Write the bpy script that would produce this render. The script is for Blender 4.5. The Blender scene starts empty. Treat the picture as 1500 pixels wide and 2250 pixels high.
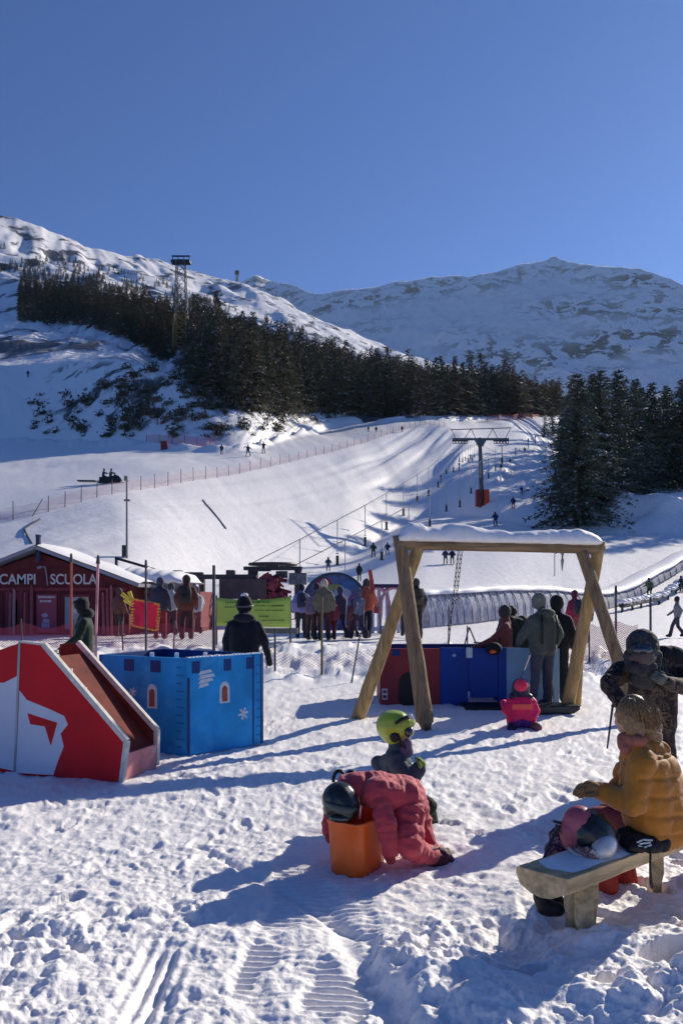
import bpy, bmesh, math, random
import numpy as np
from mathutils import Vector, Matrix
R = math.radians
C = bpy.context.scene.collection
SC = bpy.context.scene
random.seed(7); rng = np.random.default_rng(7)

# ---------------------------------------------------------------- camera
F = 1700.0          # focal length in photo pixels (photo is 1500 x 2250), horizon at row 1310
HZ = 1310.0; EYE = 1.7
cam_d = bpy.data.cameras.new("camera"); cam = bpy.data.objects.new("camera", cam_d); C.objects.link(cam)
cam.location = (0, 0, EYE); cam.rotation_euler = (R(90), 0, 0)
cam_d.sensor_fit = 'VERTICAL'; cam_d.sensor_height = 36; cam_d.lens = F / 2250 * 36
cam_d.shift_y = (HZ - 1125) / 2250
cam_d.clip_start = 0.05; cam_d.clip_end = 20000
SC.camera = cam

# ---------------------------------------------------------------- sky and sun
SUN_AZ, SUN_EL = R(44), R(26)       # azimuth clockwise from straight ahead (+Y)
w = bpy.data.worlds.new("World"); SC.world = w; w.use_nodes = True
nt = w.node_tree; bg = nt.nodes['Background']
sky = nt.nodes.new('ShaderNodeTexSky'); sky.sky_type = 'NISHITA'; sky.sun_disc = False
sky.sun_elevation = SUN_EL; sky.sun_rotation = SUN_AZ
sky.altitude = 1200; sky.air_density = 0.85; sky.dust_density = 0.45; sky.ozone_density = 6.0
tint = nt.nodes.new('ShaderNodeMix'); tint.data_type = 'RGBA'; tint.blend_type = 'MULTIPLY'; tint.inputs['Factor'].default_value = 1; tint.inputs['B'].default_value = (.53, .72, 1.04, 1)
nt.links.new(sky.outputs[0], tint.inputs['A']); nt.links.new(tint.outputs['Result'], bg.inputs[0]); bg.inputs[1].default_value = 0.088
sd = bpy.data.lights.new("sun", 'SUN'); so = bpy.data.objects.new("sun", sd); C.objects.link(so)
sd.energy = 4.9; sd.angle = R(0.5); sd.color = (1.0, 0.93, 0.79)
sdir = Vector((math.sin(SUN_AZ) * math.cos(SUN_EL), math.cos(SUN_AZ) * math.cos(SUN_EL), math.sin(SUN_EL)))
so.rotation_euler = sdir.to_track_quat('Z', 'Y').to_euler(); so.location = (30, 30, 40)
SC.view_settings.view_transform = 'Standard'; SC.view_settings.look = 'None'
SC.view_settings.exposure = 0.34; SC.view_settings.gamma = 1
SC.view_settings.use_curve_mapping = False
SC.cycles.transparent_max_bounces = 16; SC.cycles.max_bounces = 6

# ---------------------------------------------------------------- helpers
def W(px, py, Y): return ((px - 750) / F * Y, Y, EYE + (HZ - py) / F * Y)
def WX(px, Y): return (px - 750) / F * Y

def _h(n):
    n = (n ^ (n >> 13)) & 0x7fffffff
    n = (n * (n * n * 15731 + 789221) + 1376312589) & 0x7fffffff
    return n
def hash2(ix, iy, s=0):
    n = (ix.astype(np.int64) * 73856093) ^ (iy.astype(np.int64) * 19349663) ^ (s * 83492791)
    return (_h(n & 0x7fffffff) % 65536) / 65536.0
def vn2(x, y, s=0):
    ix = np.floor(x); iy = np.floor(y); fx = x - ix; fy = y - iy
    fx = fx * fx * fx * (fx * (fx * 6 - 15) + 10); fy = fy * fy * fy * (fy * (fy * 6 - 15) + 10)
    a = hash2(ix, iy, s); b = hash2(ix + 1, iy, s); c = hash2(ix, iy + 1, s); d = hash2(ix + 1, iy + 1, s)
    return (a + (b - a) * fx) * (1 - fy) + (c + (d - c) * fx) * fy - .5
def fbm(x, y, o=4, s=0, g=.5):
    r = 0; a = 1.
    for i in range(o):
        r = r + a * vn2(x + 17.3 * i, y - 9.1 * i, s + i); x = x * 2.03; y = y * 2.03; a *= g
    return r
def worley(x, y, s=0):
    ix = np.floor(x); iy = np.floor(y); best = np.full(np.shape(x), 9.); second = best.copy(); idv = np.zeros(np.shape(x))
    for dx in (-1, 0, 1):
        for dy in (-1, 0, 1):
            cx = ix + dx; cy = iy + dy
            px = cx + hash2(cx, cy, s); py = cy + hash2(cx, cy, s + 5)
            d = np.sqrt((px - x) ** 2 + (py - y) ** 2)
            second = np.minimum(second, np.maximum(d, best)); m = d < best
            idv = np.where(m, hash2(cx, cy, s + 9), idv); best = np.where(m, d, best)
    return best, second, idv
def vn3(P, s=0):
    x, y, z = P[:, 0], P[:, 1], P[:, 2]
    iz = np.floor(z); fz = z - iz; fz = fz * fz * (3 - 2 * fz)
    out = 0
    for k, wgt in ((0, 1 - fz), (1, fz)):
        q = (iz + k) * 57.31
        out = out + wgt * vn2(x + np.floor(q) * 3, y + np.floor(q) * 7, s)
    return out
def sstep(a, b, x):
    t = np.clip((x - a) / (b - a), 0, 1); return t * t * (3 - 2 * t)

def link(o, parent=None):
    C.objects.link(o)
    if parent is not None: o.parent = parent
    return o
def tag(o, label=None, cat=None, group=None, kind=None):
    if label: o['label'] = label
    if cat: o['category'] = cat
    if group: o['group'] = group
    if kind: o['kind'] = kind
    return o
def empty(name, loc, label, cat, group=None, rz=0):
    o = bpy.data.objects.new(name, None); link(o); o.location = loc; o.rotation_euler = (0, 0, rz)
    o.empty_display_size = .1
    return tag(o, label, cat, group)
def mesh_np(name, V, Fc, mats, smooth=True, fm=None, parent=None, loc=None):
    """V (n,3), Fc (m,k) arrays"""
    V = np.asarray(V, dtype=np.float64); me = bpy.data.meshes.new(name)
    if isinstance(Fc, np.ndarray):
        m, k = Fc.shape
        me.vertices.add(len(V)); me.vertices.foreach_set('co', V.ravel())
        me.loops.add(m * k); me.loops.foreach_set('vertex_index', Fc.ravel().astype(np.int32))
        me.polygons.add(m); me.polygons.foreach_set('loop_start', np.arange(0, m * k, k, dtype=np.int32))
        me.polygons.foreach_set('loop_total', np.full(m, k, dtype=np.int32))
        me.update(calc_edges=True)
    else:
        me.from_pydata(V.tolist(), [], Fc); me.update()
    for mt in (mats if isinstance(mats, (list, tuple)) else [mats]): me.materials.append(mt)
    if fm is not None: me.polygons.foreach_set('material_index', np.asarray(fm, dtype=np.int32))
    me.polygons.foreach_set('use_smooth', np.full(len(me.polygons), smooth))
    me.validate()
    o = bpy.data.objects.new(name, me); link(o, parent)
    if loc is not None: o.location = loc
    return o
def baked(o):
    """apply modifiers without ops"""
    dg = bpy.context.evaluated_depsgraph_get(); dg.update()
    me = bpy.data.meshes.new_from_object(o.evaluated_get(dg))
    old = o.data; o.modifiers.clear()
    if o.type == 'MESH': o.data = me; return o
    n = bpy.data.objects.new(o.name, me); link(n, o.parent); n.matrix_local = o.matrix_local
    for k in o.keys():
        if isinstance(o[k], str): n[k] = o[k]
    bpy.data.objects.remove(o); return n

class MB:
    """collects shapes into one mesh"""
    def __init__(s): s.V = []; s.F = []; s.M = []
    def add(s, vs, fs, m=0):
        b = len(s.V); s.V += [tuple(v) for v in vs]; s.F += [tuple(i + b for i in f) for f in fs]; s.M += [m] * len(fs)
    def box(s, c, d, rz=0, m=0, rot=None):
        M = (rot if rot is not None else Matrix.Rotation(rz, 3, 'Z')); c = Vector(c)
        vs = [c + M @ Vector((x * d[0] / 2, y * d[1] / 2, z * d[2] / 2)) for x in (-1, 1) for y in (-1, 1) for z in (-1, 1)]
        s.add(vs, [(0, 1, 3, 2), (4, 6, 7, 5), (0, 4, 5, 1), (2, 3, 7, 6), (0, 2, 6, 4), (1, 5, 7, 3)], m)
    def bar(s, a, b, r0, r1=None, n=8, m=0, flat=1.0):
        r1 = r0 if r1 is None else r1; a = Vector(a); b = Vector(b); d = (b - a)
        if d.length < 1e-6: return
        q = d.to_track_quat('Z', 'Y').to_matrix(); vs = []
        for p, r in ((a, r0), (b, r1)):
            for i in range(n):
                t = 2 * math.pi * i / n; vs.append(p + q @ Vector((math.cos(t) * r, math.sin(t) * r * flat, 0)))
        fs = [(i, (i + 1) % n, n + (i + 1) % n, n + i) for i in range(n)] + [tuple(range(n - 1, -1, -1)), tuple(range(n, 2 * n))]
        s.add(vs, fs, m)
    def tube(s, pts, rs, n=8, m=0):
        pts = [Vector(p) for p in pts]; rs = rs if isinstance(rs, (list, tuple)) else [rs] * len(pts); vs = []
        for i, p in enumerate(pts):
            d = (pts[min(i + 1, len(pts) - 1)] - pts[max(i - 1, 0)]).normalized(); q = d.to_track_quat('Z', 'Y').to_matrix()
            if i and abs(d.z) > .9: q = Matrix.Identity(3) if d.z > 0 else Matrix.Rotation(math.pi, 3, 'X')
            for k in range(n):
                t = 2 * math.pi * k / n; vs.append(p + q @ Vector((math.cos(t) * rs[i], math.sin(t) * rs[i], 0)))
        fs = [(i * n + k, i * n + (k + 1) % n, (i + 1) * n + (k + 1) % n, (i + 1) * n + k) for i in range(len(pts) - 1) for k in range(n)]
        fs += [tuple(range(n - 1, -1, -1)), tuple((len(pts) - 1) * n + k for k in range(n))]
        s.add(vs, fs, m)
    def prism(s, poly, origin, u, v, nrm, th, m=0, mside=None):
        """2D polygon in the plane (u,v) at origin, extruded th along nrm"""
        o = Vector(origin); u = Vector(u); v = Vector(v); nn = Vector(nrm) * th; k = len(poly)
        a = [o + u * p[0] + v * p[1] for p in poly]; bb = [p + nn for p in a]
        s.add(a + bb, [tuple(range(k)), tuple(range(2 * k - 1, k - 1, -1))], m)
        s.add(a + bb, [(i, (i + 1) % k, k + (i + 1) % k, k + i) for i in range(k)], m if mside is None else mside)
    def ball(s, c, r, n=10, m=0, rot=None):
        r = r if isinstance(r, (list, tuple)) else (r, r, r); c = Vector(c); M = rot or Matrix.Identity(3); vs = []
        for i in range(n // 2 + 1):
            a = math.pi * i / (n // 2)
            for k in range(n):
                t = 2 * math.pi * k / n
                vs.append(c + M @ Vector((math.sin(a) * math.cos(t) * r[0], math.sin(a) * math.sin(t) * r[1], math.cos(a) * r[2])))
        s.add(vs, [(i * n + k, (i + 1) * n + k, (i + 1) * n + (k + 1) % n, i * n + (k + 1) % n) for i in range(n // 2) for k in range(n)], m)
    def build(s, name, mats, parent=None, smooth=False, bevel=0, loc=None, recalc=True):
        me = bpy.data.meshes.new(name); me.from_pydata([tuple(v) for v in s.V], [], s.F)
        for mt in (mats if isinstance(mats, (list, tuple)) else [mats]): me.materials.append(mt)
        me.polygons.foreach_set('material_index', s.M)
        if recalc or bevel:
            bm = bmesh.new(); bm.from_mesh(me); bmesh.ops.remove_doubles(bm, verts=bm.verts, dist=1e-5)
            bmesh.ops.recalc_face_normals(bm, faces=bm.faces)
            if bevel:
                es = [e for e in bm.edges if len(e.link_faces) == 2 and e.calc_face_angle(0) > .6]
                bmesh.ops.bevel(bm, geom=es, offset=bevel, segments=2, affect='EDGES', profile=.6)
            bm.to_mesh(me); bm.free()
        if smooth: me.polygons.foreach_set('use_smooth', [True] * len(me.polygons))
        me.update(); o = bpy.data.objects.new(name, me); link(o, parent)
        if loc is not None: o.location = loc
        return o

# ---------------------------------------------------------------- materials
_mc = {}
def mat(name, col, rough=.7, var=.15, scale=6, bump=0.0, bscale=40, spec=.3, metal=0, coat=0, dirt=None, dscale=3, damt=.5, sheen=0, grain=None):
    key = (name,)
    if key in _mc: return _mc[key]
    m = bpy.data.materials.new(name); m.use_nodes = True; t = m.node_tree; b = t.nodes['Principled BSDF']; N = t.nodes.new; L = t.links.new
    b.inputs['Roughness'].default_value = rough; b.inputs['Metallic'].default_value = metal
    b.inputs['Specular IOR Level'].default_value = spec; b.inputs['Coat Weight'].default_value = coat
    if sheen: b.inputs['Sheen Weight'].default_value = sheen
    tc = N('ShaderNodeTexCoord'); nz = N('ShaderNodeTexNoise'); nz.inputs['Scale'].default_value = scale; nz.inputs['Detail'].default_value = 5
    src = tc.outputs['Object']
    if grain:
        mp = N('ShaderNodeMapping'); mp.vector_type = 'TEXTURE'; mp.inputs['Rotation'].default_value = (0, 0, grain[1]); mp.inputs['Scale'].default_value = tuple(1 / g for g in grain[0]); L(tc.outputs['Object'], mp.inputs['Vector']); src = mp.outputs[0]
    L(src, nz.inputs['Vector'])
    rp = N('ShaderNodeValToRGB'); rp.color_ramp.elements[0].position = .3; rp.color_ramp.elements[1].position = .7
    rp.color_ramp.elements[0].color = tuple(c * (1 - var) for c in col) + (1,); rp.color_ramp.elements[1].color = tuple(min(1, c * (1 + var)) for c in col) + (1,)
    L(nz.outputs['Fac'], rp.inputs['Fac']); out = rp.outputs['Color']
    if dirt:
        n2 = N('ShaderNodeTexNoise'); n2.inputs['Scale'].default_value = dscale; n2.inputs['Detail'].default_value = 8; n2.inputs['Roughness'].default_value = .7
        L(tc.outputs['Object'], n2.inputs['Vector']); r2 = N('ShaderNodeValToRGB'); r2.color_ramp.elements[0].position = .62 - .2 * damt; r2.color_ramp.elements[1].position = .75 - .1 * damt
        L(n2.outputs['Fac'], r2.inputs['Fac']); mx = N('ShaderNodeMix'); mx.data_type = 'RGBA'
        ml = N('ShaderNodeMath'); ml.operation = 'MULTIPLY'; ml.inputs[1].default_value = damt; L(r2.outputs['Color'], ml.inputs[0])
        L(ml.outputs[0], mx.inputs['Factor']); L(out, mx.inputs['A']); mx.inputs['B'].default_value = tuple(dirt) + (1,); out = mx.outputs['Result']
    L(out, b.inputs['Base Color'])
    if bump:
        n3 = N('ShaderNodeTexNoise'); n3.inputs['Scale'].default_value = bscale; n3.inputs['Detail'].default_value = 6; L(src, n3.inputs['Vector'])
        bp = N('ShaderNodeBump'); bp.inputs['Strength'].default_value = 1; bp.inputs['Distance'].default_value = bump; L(n3.outputs['Fac'], bp.inputs['Height']); L(bp.outputs[0], b.inputs['Normal'])
    _mc[key] = m; return m
def snow_mat(name, rock=None, rlo=.55, rhi=.62, rscale=.02, bump=.02, bscale=9., fine=60., col=(.89, .85, .835), stretch=(1, 1, 1), tracks=0, rockcol2=None):
    m = bpy.data.materials.new(name); m.use_nodes = True; t = m.node_tree; b = t.nodes['Principled BSDF']; N = t.nodes.new; L = t.links.new
    b.inputs['Roughness'].default_value = .55; b.inputs['Specular IOR Level'].default_value = .25
    tc = N('ShaderNodeTexCoord'); mp = N('ShaderNodeMapping'); mp.inputs['Scale'].default_value = stretch; L(tc.outputs['Object'], mp.inputs['Vector'])
    nz = N('ShaderNodeTexNoise'); nz.inputs['Scale'].default_value = bscale; nz.inputs['Detail'].default_value = 8; nz.inputs['Roughness'].default_value = .65; L(mp.outputs[0], nz.inputs['Vector'])
    n2 = N('ShaderNodeTexNoise'); n2.inputs['Scale'].default_value = fine; n2.inputs['Detail'].default_value = 3; L(mp.outputs[0], n2.inputs['Vector'])
    ad = N('ShaderNodeMath'); ad.operation = 'MULTIPLY_ADD'; ad.inputs[1].default_value = .25; L(n2.outputs['Fac'], ad.inputs[0]); L(nz.outputs['Fac'], ad.inputs[2])
    bp = N('ShaderNodeBump'); bp.inputs['Strength'].default_value = 1; bp.inputs['Distance'].default_value = bump; L(ad.outputs[0], bp.inputs['Height']); L(bp.outputs[0], b.inputs['Normal'])
    cr = N('ShaderNodeValToRGB'); cr.color_ramp.elements[0].color = tuple(c * .93 for c in col) + (1,); cr.color_ramp.elements[1].color = tuple(min(1, c * 1.03) for c in col) + (1,)
    cr.color_ramp.elements[0].position = .35; cr.color_ramp.elements[1].position = .6
    L(nz.outputs['Fac'], cr.inputs['Fac']); out = cr.outputs[0]
    if rock:
        r1 = N('ShaderNodeTexNoise'); r1.inputs['Scale'].default_value = rscale; r1.inputs['Detail'].default_value = 9; r1.inputs['Roughness'].default_value = .62; r1.inputs['Distortion'].default_value = .6
        L(mp.outputs[0], r1.inputs['Vector']); rr = N('ShaderNodeValToRGB'); rr.color_ramp.elements[0].position = rlo; rr.color_ramp.elements[1].position = rhi
        L(r1.outputs['Fac'], rr.inputs['Fac']); mx = N('ShaderNodeMix'); mx.data_type = 'RGBA'
        at = N('ShaderNodeAttribute'); at.attribute_name = 'rock'; mm = N('ShaderNodeMath'); mm.operation = 'MULTIPLY'
        L(rr.outputs[0], mm.inputs[0]); L(at.outputs['Fac'], mm.inputs[1]); L(mm.outputs[0], mx.inputs['Factor'])
        L(out, mx.inputs['A']); mx.inputs['B'].default_value = tuple(rock) + (1,); out = mx.outputs['Result']
    L(out, b.inputs['Base Color']); return m
# ---------------------------------------------------------------- terrain (one height field, cut into ground / hillside / mountain)
CP = [-2600, -900, 0, 250, 500, 750, 950, 1100, 1250, 1500, 2300, 4200]
FE = {  # (photo row, distance) of each crease at each column
 1: [(1385,30),(1385,30),(1375,30),(1375,30),(1375,30),(1372,32),(1362,36),(1350,40),(1345,45),(1330,50),(1325,50),(1325,50)],
 2: [(1340,40),(1340,38),(1330,37),(1310,41),(1276,58),(1238,80),(1120,118),(1130,97),(1155,85),(1170,82),(1190,80),(1200,80)],
 3: [(1250,60),(1200,60),(1140,62),(1085,72),(1040,98),(985,142),(930,184),(1000,160),(1075,115),(1075,112),(1100,110),(1150,110)],
 4: [(1050,180),(1000,175),(968,170),(975,148),(985,128),(937,192),(923,205),(922,225),(1030,150),(1040,140),(1060,140),(1100,140)],
 5: [(900,200),(840,200),(812,205),(790,178),(880,150),(920,204),(918,216),(920,240),(985,200),(1010,190),(1020,190),(1050,190)],
 6: [(800,420),(700,560),(700,560),(757,330),(850,190),(915,214),(912,230),(917,260),(930,260),(975,260),(990,260),(1020,260)],
 7: [(600,900),(520,950),(560,950),(602,1000),(690,900),(800,600),(872,500),(895,480),(905,500),(920,500),(930,500),(950,500)],
 8: [(500,1200),(420,1150),(470,1150),(552,1300),(610,1900),(722,1500),(795,1300),(838,1150),(868,1000),(880,900),(900,900),(920,900)]}
def plateau(px): return np.interp(px, [-2600, 1100, 1300, 1500, 4200], [.42, .42, .28, .2, .2])
def pchip(x, y, q):
    x = np.asarray(x, float); y = np.asarray(y, float); h = np.diff(x); d = np.diff(y) / h; m = np.zeros(len(x)); m[0] = d[0]; m[-1] = d[-1]
    for i in range(1, len(x) - 1):
        if d[i - 1] * d[i] > 0:
            a = 2 * h[i] + h[i - 1]; b = h[i] + 2 * h[i - 1]; m[i] = (a + b) / (a / d[i - 1] + b / d[i])
    i = np.clip(np.searchsorted(x, q) - 1, 0, len(x) - 2); t = (q - x[i]) / h[i]
    return (2*t**3-3*t**2+1)*y[i] + (t**3-2*t**2+t)*h[i]*m[i] + (-2*t**3+3*t**2)*y[i+1] + (t**3-t**2)*h[i]*m[i+1]
PXC = np.concatenate([np.linspace(-2600, -240, 36), np.arange(-180, 1681, 3.1), np.linspace(1720, 4200, 36)])
NC = len(PXC)
# rows: near field by photo row, then creases
rows_near = [-150., -60, -25, -10, -4, -1, .5, 1.3, 1.8, 2.2, 2.5]
pyr = np.concatenate([np.arange(2380, 1850, -1.9), np.arange(1850, 1455, -2.7)]); Ynear = np.concatenate([rows_near, EYE * F / (pyr - HZ), np.linspace(20.2, 30, 30)[:-1]])
Ynear = Ynear[np.argsort(Ynear)]
fY = {0: np.full(NC, Ynear[-1])}; fZ = {0: plateau(PXC)}
for k in range(1, 9):
    yy = pchip(CP, [p[1] for p in FE[k]], PXC); pp = pchip(CP, [p[0] for p in FE[k]], PXC)
    fY[k] = yy; fZ[k] = EYE + (HZ - pp) / F * yy
    fY[k] = np.maximum(fY[k], fY[k - 1] + .6)
NS = {0: 3, 1: 18, 2: 60, 3: 36, 4: 46, 5: 50, 6: 60, 7: 60}
GY = [np.full(NC, y) for y in Ynear]; GZ = []
px2 = PXC[None, :]; Yn = Ynear[:, None] * np.ones((1, NC)); Xn = (px2 - 750) / F * np.maximum(Yn, 1.8) * np.where(Yn < 1.8, 1 + (1.8 - Yn) * .25, 1)
zb = sstep(15.0, 19.6, Yn) * plateau(px2)
x, y = Xn, Yn
det = 0.028 * fbm(x * .8, y * .8, 3, 1)
rowpx = HZ + EYE * F / np.maximum(Yn, 1.)
# fine chop everywhere, stretched sideways
chopA = np.interp(Yn, [0, 4.5, 7, 12, 20, 30], [.0, .012, .012, .013, .02, .016])
c = fbm(x * 4.2 + 3, y * 4.6, 4, 11, .6); det += chopA * (np.abs(c) * 1.5 - .3) * (0.6 + .8 * sstep(-.3, .3, fbm(x * .6, y * .6, 2, 77)))
fr = fbm(x * 13, y * 13, 3, 15, .6); fr2 = fbm(x * 31 + 7, y * 27, 2, 16); det += (.013 * np.abs(fr) + .006 * fr2) * (1 - sstep(9, 16, Yn)) * (.55 + .9 * sstep(-.2, .35, fbm(x * .9, y * .9, 2, 78)))
# footprints: scattered dents
for sc_, amp, seed, y0, y1 in ((3.0, .011, 21, 2.6, 14), (6.2, .009, 31, 2.6, 10), (1.9, .013, 41, 6, 20)):
    d1, d2, idv = worley(x * sc_, y * sc_ * .8, seed); dent = -amp * (1 - sstep(.10, .34, d1)) * (idv > .35) + amp * .35 * np.exp(-((d1 - .40) / .07) ** 2) * (idv > .35)
    det += dent * sstep(y0 - .5, y0, Yn) * (1 - sstep(y1, y1 + 2, Yn))
# big clods close to the camera
wx = x + .05 * fbm(x * 3, y * 3, 2, 51); wy = y + .05 * fbm(x * 3, y * 3, 2, 52)
def clods(sc, s):
    d1, d2, idv = worley(wx * sc, wy * sc, s); return np.clip(1 - (d1 / .62) ** 2, 0, 1) ** .75 * (.25 + .75 * idv)
m_near = 1 - sstep(3.45, 4.5, Yn + .8 * vn2(x * 1.5, y * 1.5, 61)); m_r = sstep(.55, 1.2, x) * (1 - sstep(4.2, 5.2, Yn)); m_c = sstep(-.62, -.8, x) + sstep(.0, .25, x)
clm = np.clip(m_near * np.clip(m_c, 0, 1) + .4 * m_near, 0, 1.3) * (.35 + .9 * sstep(-.25, .3, fbm(x * 1.3 + 9, y * 1.3, 2, 66)))
det += clm * ((.05 + .05 * (1 - sstep(3.0, 3.7, Yn))) * clods(2.7, 71) * (1 + 1.2 * fbm(x * 9, y * 9, 3, 79)) + .034 * clods(8.0, 72) + .010 * clods(17, 73) + .004 * clods(34, 74)) + (.25 + clm) * .014 * fbm(x * 22, y * 22, 3, 75) * (1 - sstep(6, 9, Yn))
det += m_r * (.10 * fbm(x * 1.4 + 4, y * 1.4, 3, 81) + .05)
det += .10 * np.exp(-(((x - .55) / .28) ** 2 + ((y - 3.25) / .4) ** 2)) - .05 * np.exp(-(((x - .75) / .3) ** 2 + ((y - 3.7) / .25) ** 2))
# snow banked round the bench legs
det += .07 * np.exp(-(((x - 1.25) / .22) ** 2 + ((y - 3.62) / .16) ** 2)) + .05 * np.exp(-(((x - 1.75) / .35) ** 2 + ((y - 3.45) / .3) ** 2))
# boot prints wandering over the playground
rp_ = np.random.default_rng(12); trails = [(rp_.uniform(-3, 3), rp_.uniform(3.6, 9), rp_.uniform(0, 6.28)) for _ in range(16)]
for (tx, ty, ta) in trails:
    for k in range(9):
        ta += rp_.normal(0, .18); tx += math.cos(ta) * .36; ty += math.sin(ta) * .36; ox = tx - math.sin(ta) * .09 * (-1) ** k; oy = ty + math.cos(ta) * .09 * (-1) ** k
        if not 3.2 < oy < 11: continue
        msk = (np.abs(x - ox) < .35) & (np.abs(y - oy) < .35)
        if not msk.any(): continue
        lx_ = (x[msk] - ox) * math.cos(ta) + (y[msk] - oy) * math.sin(ta); ly_ = -(x[msk] - ox) * math.sin(ta) + (y[msk] - oy) * math.cos(ta)
        rr_ = np.sqrt((lx_ / .15) ** 2 + (ly_ / .062) ** 2); dd = -.016 * (1 - sstep(.75, 1.05, rr_)) * (1 + .15 * np.sign(np.sin(lx_ * 130))) + .006 * np.exp(-((rr_ - 1.25) / .18) ** 2); det[msk] = det[msk] * (1 - .7 * (rr_ < 1)) + dd
# groomed corduroy strip running towards the camera
xc = -.22 + (Yn - 3.7) * .06; inside = sstep(.32, .25, np.abs(x - xc - .06) + .10 * vn2(x * 5, y * 4, 93)) * sstep(2.7, 3.0, Yn) * (1 - sstep(4.6, 5.6, Yn)) * sstep(-.3, .05, fbm(x * 2.6, y * 1.8, 3, 91) + .08)
cord = (.011 + .008 * vn2(x * 2.2, y * 2.2, 94)) * np.sin((Yn + .08 * x + .03 * vn2(x * 2, y * 2, 92)) * 2 * math.pi / .054)
det = det * (1 - .82 * inside) + (cord - .012) * inside
# smooth skid chute lower left
ch = np.exp(-((x + .83 - (3.4 - Yn) * .12) / .13) ** 2) * (1 - sstep(3.55, 3.95, Yn)); det = det * (1 - .85 * ch) - .03 * ch + .012 * np.sin(x * 90) * ch
ch2 = np.exp(-((x - .08 - (3.6 - Yn) * .25) / .07) ** 2) * (1 - sstep(4.2, 4.6, Yn)); det = det * (1 - .6 * ch2) - .03 * ch2
# ski ruts across the playground
for (ax, ay, bx, by) in ((-1.0, 5.3, .3, 3.6), (.6, 7.2, -3, 6.0), (2.5, 8.5, -.6, 5.6)):
    L_ = math.hypot(bx - ax, by - ay); ux, uy = (bx - ax) / L_, (by - ay) / L_; al = (x - ax) * ux + (y - ay) * uy; pe = -(x - ax) * uy + (y - ay) * ux
    det += -.02 * np.exp(-(pe / .035) ** 2) * (al > 0) * (al < L_)
# rough trampled bank up to the plateau
bank = sstep(14.6, 15.8, Yn) * (1 - sstep(20.2, 21.5, Yn)); d1, d2, idv = worley(x * 2.1, y * 1.1, 101); det += bank * (.16 * np.clip(1 - d1 / .7, 0, 1) * idv + .09 * fbm(x * 3, y * 2, 3, 103))
det *= sstep(.5, 2.2, Yn) * (1 - sstep(24, 30, Yn) * .8)
Zn = zb + det; GZ = [Zn[i] for i in range(len(Ynear))]; GX = [Xn[i] for i in range(len(Ynear))]
row_k = [0.0] * len(Ynear)
for k in range(0, 8):
    n = NS[k]
    for j in range(1, n + 1):
        t = j / n; te = t ** (1.0 if k < 5 else 1.25)
        Yr = fY[k] + (fY[k + 1] - fY[k]) * te; Zr = fZ[k] + (fZ[k + 1] - fZ[k]) * te
        GY.append(Yr); GZ.append(Zr); GX.append((PXC - 750) / F * Yr); row_k.append(k + t)
nlast = 14
for j in range(1, nlast + 1):      # back of the ridge
    Yr = fY[8] * (1 + .05 * j); GY.append(Yr); GZ.append(fZ[8] - (fY[8] * .05 * j) * .35); GX.append((PXC - 750) / F * Yr); row_k.append(8.01)
GX = np.array(GX); GY = np.array(GY); GZ = np.array(GZ); row_k = np.array(row_k); nn0 = len(Ynear)
# soften the creases past the plateau
for it in range(5):
    Z2 = GZ.copy(); Z2[nn0:-1] = (GZ[nn0 - 1:-2] + 2 * GZ[nn0:-1] + GZ[nn0 + 1:]) / 4; GZ[nn0:] = Z2[nn0:]
ks = (row_k > 1.2) & (row_k < 2.9)
for it in range(60):
    Z2 = GZ.copy(); Z2[1:-1] = (GZ[:-2] + 2 * GZ[1:-1] + GZ[2:]) / 4; Z3 = Z2.copy(); Z3[:, 1:-1] = (Z2[:, :-2] + 2 * Z2[:, 1:-1] + Z2[:, 2:]) / 4; GZ[ks] = Z3[ks]
kk = row_k[:, None]; far = (np.arange(len(row_k)) >= nn0)[:, None]
X, Y = GX, GY
roug = np.interp(row_k, [0, 1, 2, 2.2, 3, 3.6, 4, 4.3, 5, 5.5, 6, 7, 8, 9], [.05, .12, .25, .3, .25, .5, .9, 1.6, 1.5, 5, 5, 12, 12, 14])[:, None]
sc_ = np.interp(row_k, [0, 3, 4, 6, 7, 9], [.12, .07, .06, .03, .012, .008])[:, None]
GZ = np.where(far, GZ + roug * fbm(X * sc_ + 5, Y * sc_, 5, 201, .52), GZ)
# vertical runnels in the embankment, steeper towards the lift line
emb = np.clip(1 - np.abs(kk - 2.6) / .45, 0, 1); runm = sstep(700, 950, px2) * (1 - sstep(1150, 1260, px2))
GZ += far * emb * (.25 + 1.2 * runm) * (fbm((X * .8 - Y * .28) * .5, Y * .02, 3, 210))
# piles along the piste edge and the right-hand drift
pe = np.exp(-((kk - 3.93) / .06) ** 2) * (px2 < 700); GZ += far * pe * 2.2 * (np.abs(fbm(X * .15, Y * .15, 3, 220)) + .12)
dr = sstep(1290, 1360, px2) * np.exp(-((kk - 2.25) / .22) ** 2); GZ += far * dr * (1.6 + 2.2 * fbm(X * .13, Y * .22, 3, 230))
gul = np.clip(1 - np.abs(kk - 7.4) / .7, 0, 1) * sstep(6, 7, kk); GZ += far * gul * 26 * fbm((X + .4 * Y) * .012, (Y - X) * .0022, 4, 240)
colpad = (PXC > -200) & (PXC < 1700)
def _col(px):
    i = int(np.clip(np.searchsorted(PXC, px) - 1, 0, NC - 2)); f = (px - PXC[i]) / (PXC[i + 1] - PXC[i]); return i, min(max(f, 0), 1)
def H(X_, Y_):
    if Y_ < 1.9: return 0.0
    px = X_ / Y_ * F + 750; i, f = _col(px)
    a = np.interp(Y_, GY[5:, i], GZ[5:, i]); b = np.interp(Y_, GY[5:, i + 1], GZ[5:, i + 1]); return float(a + (b - a) * f)
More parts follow.
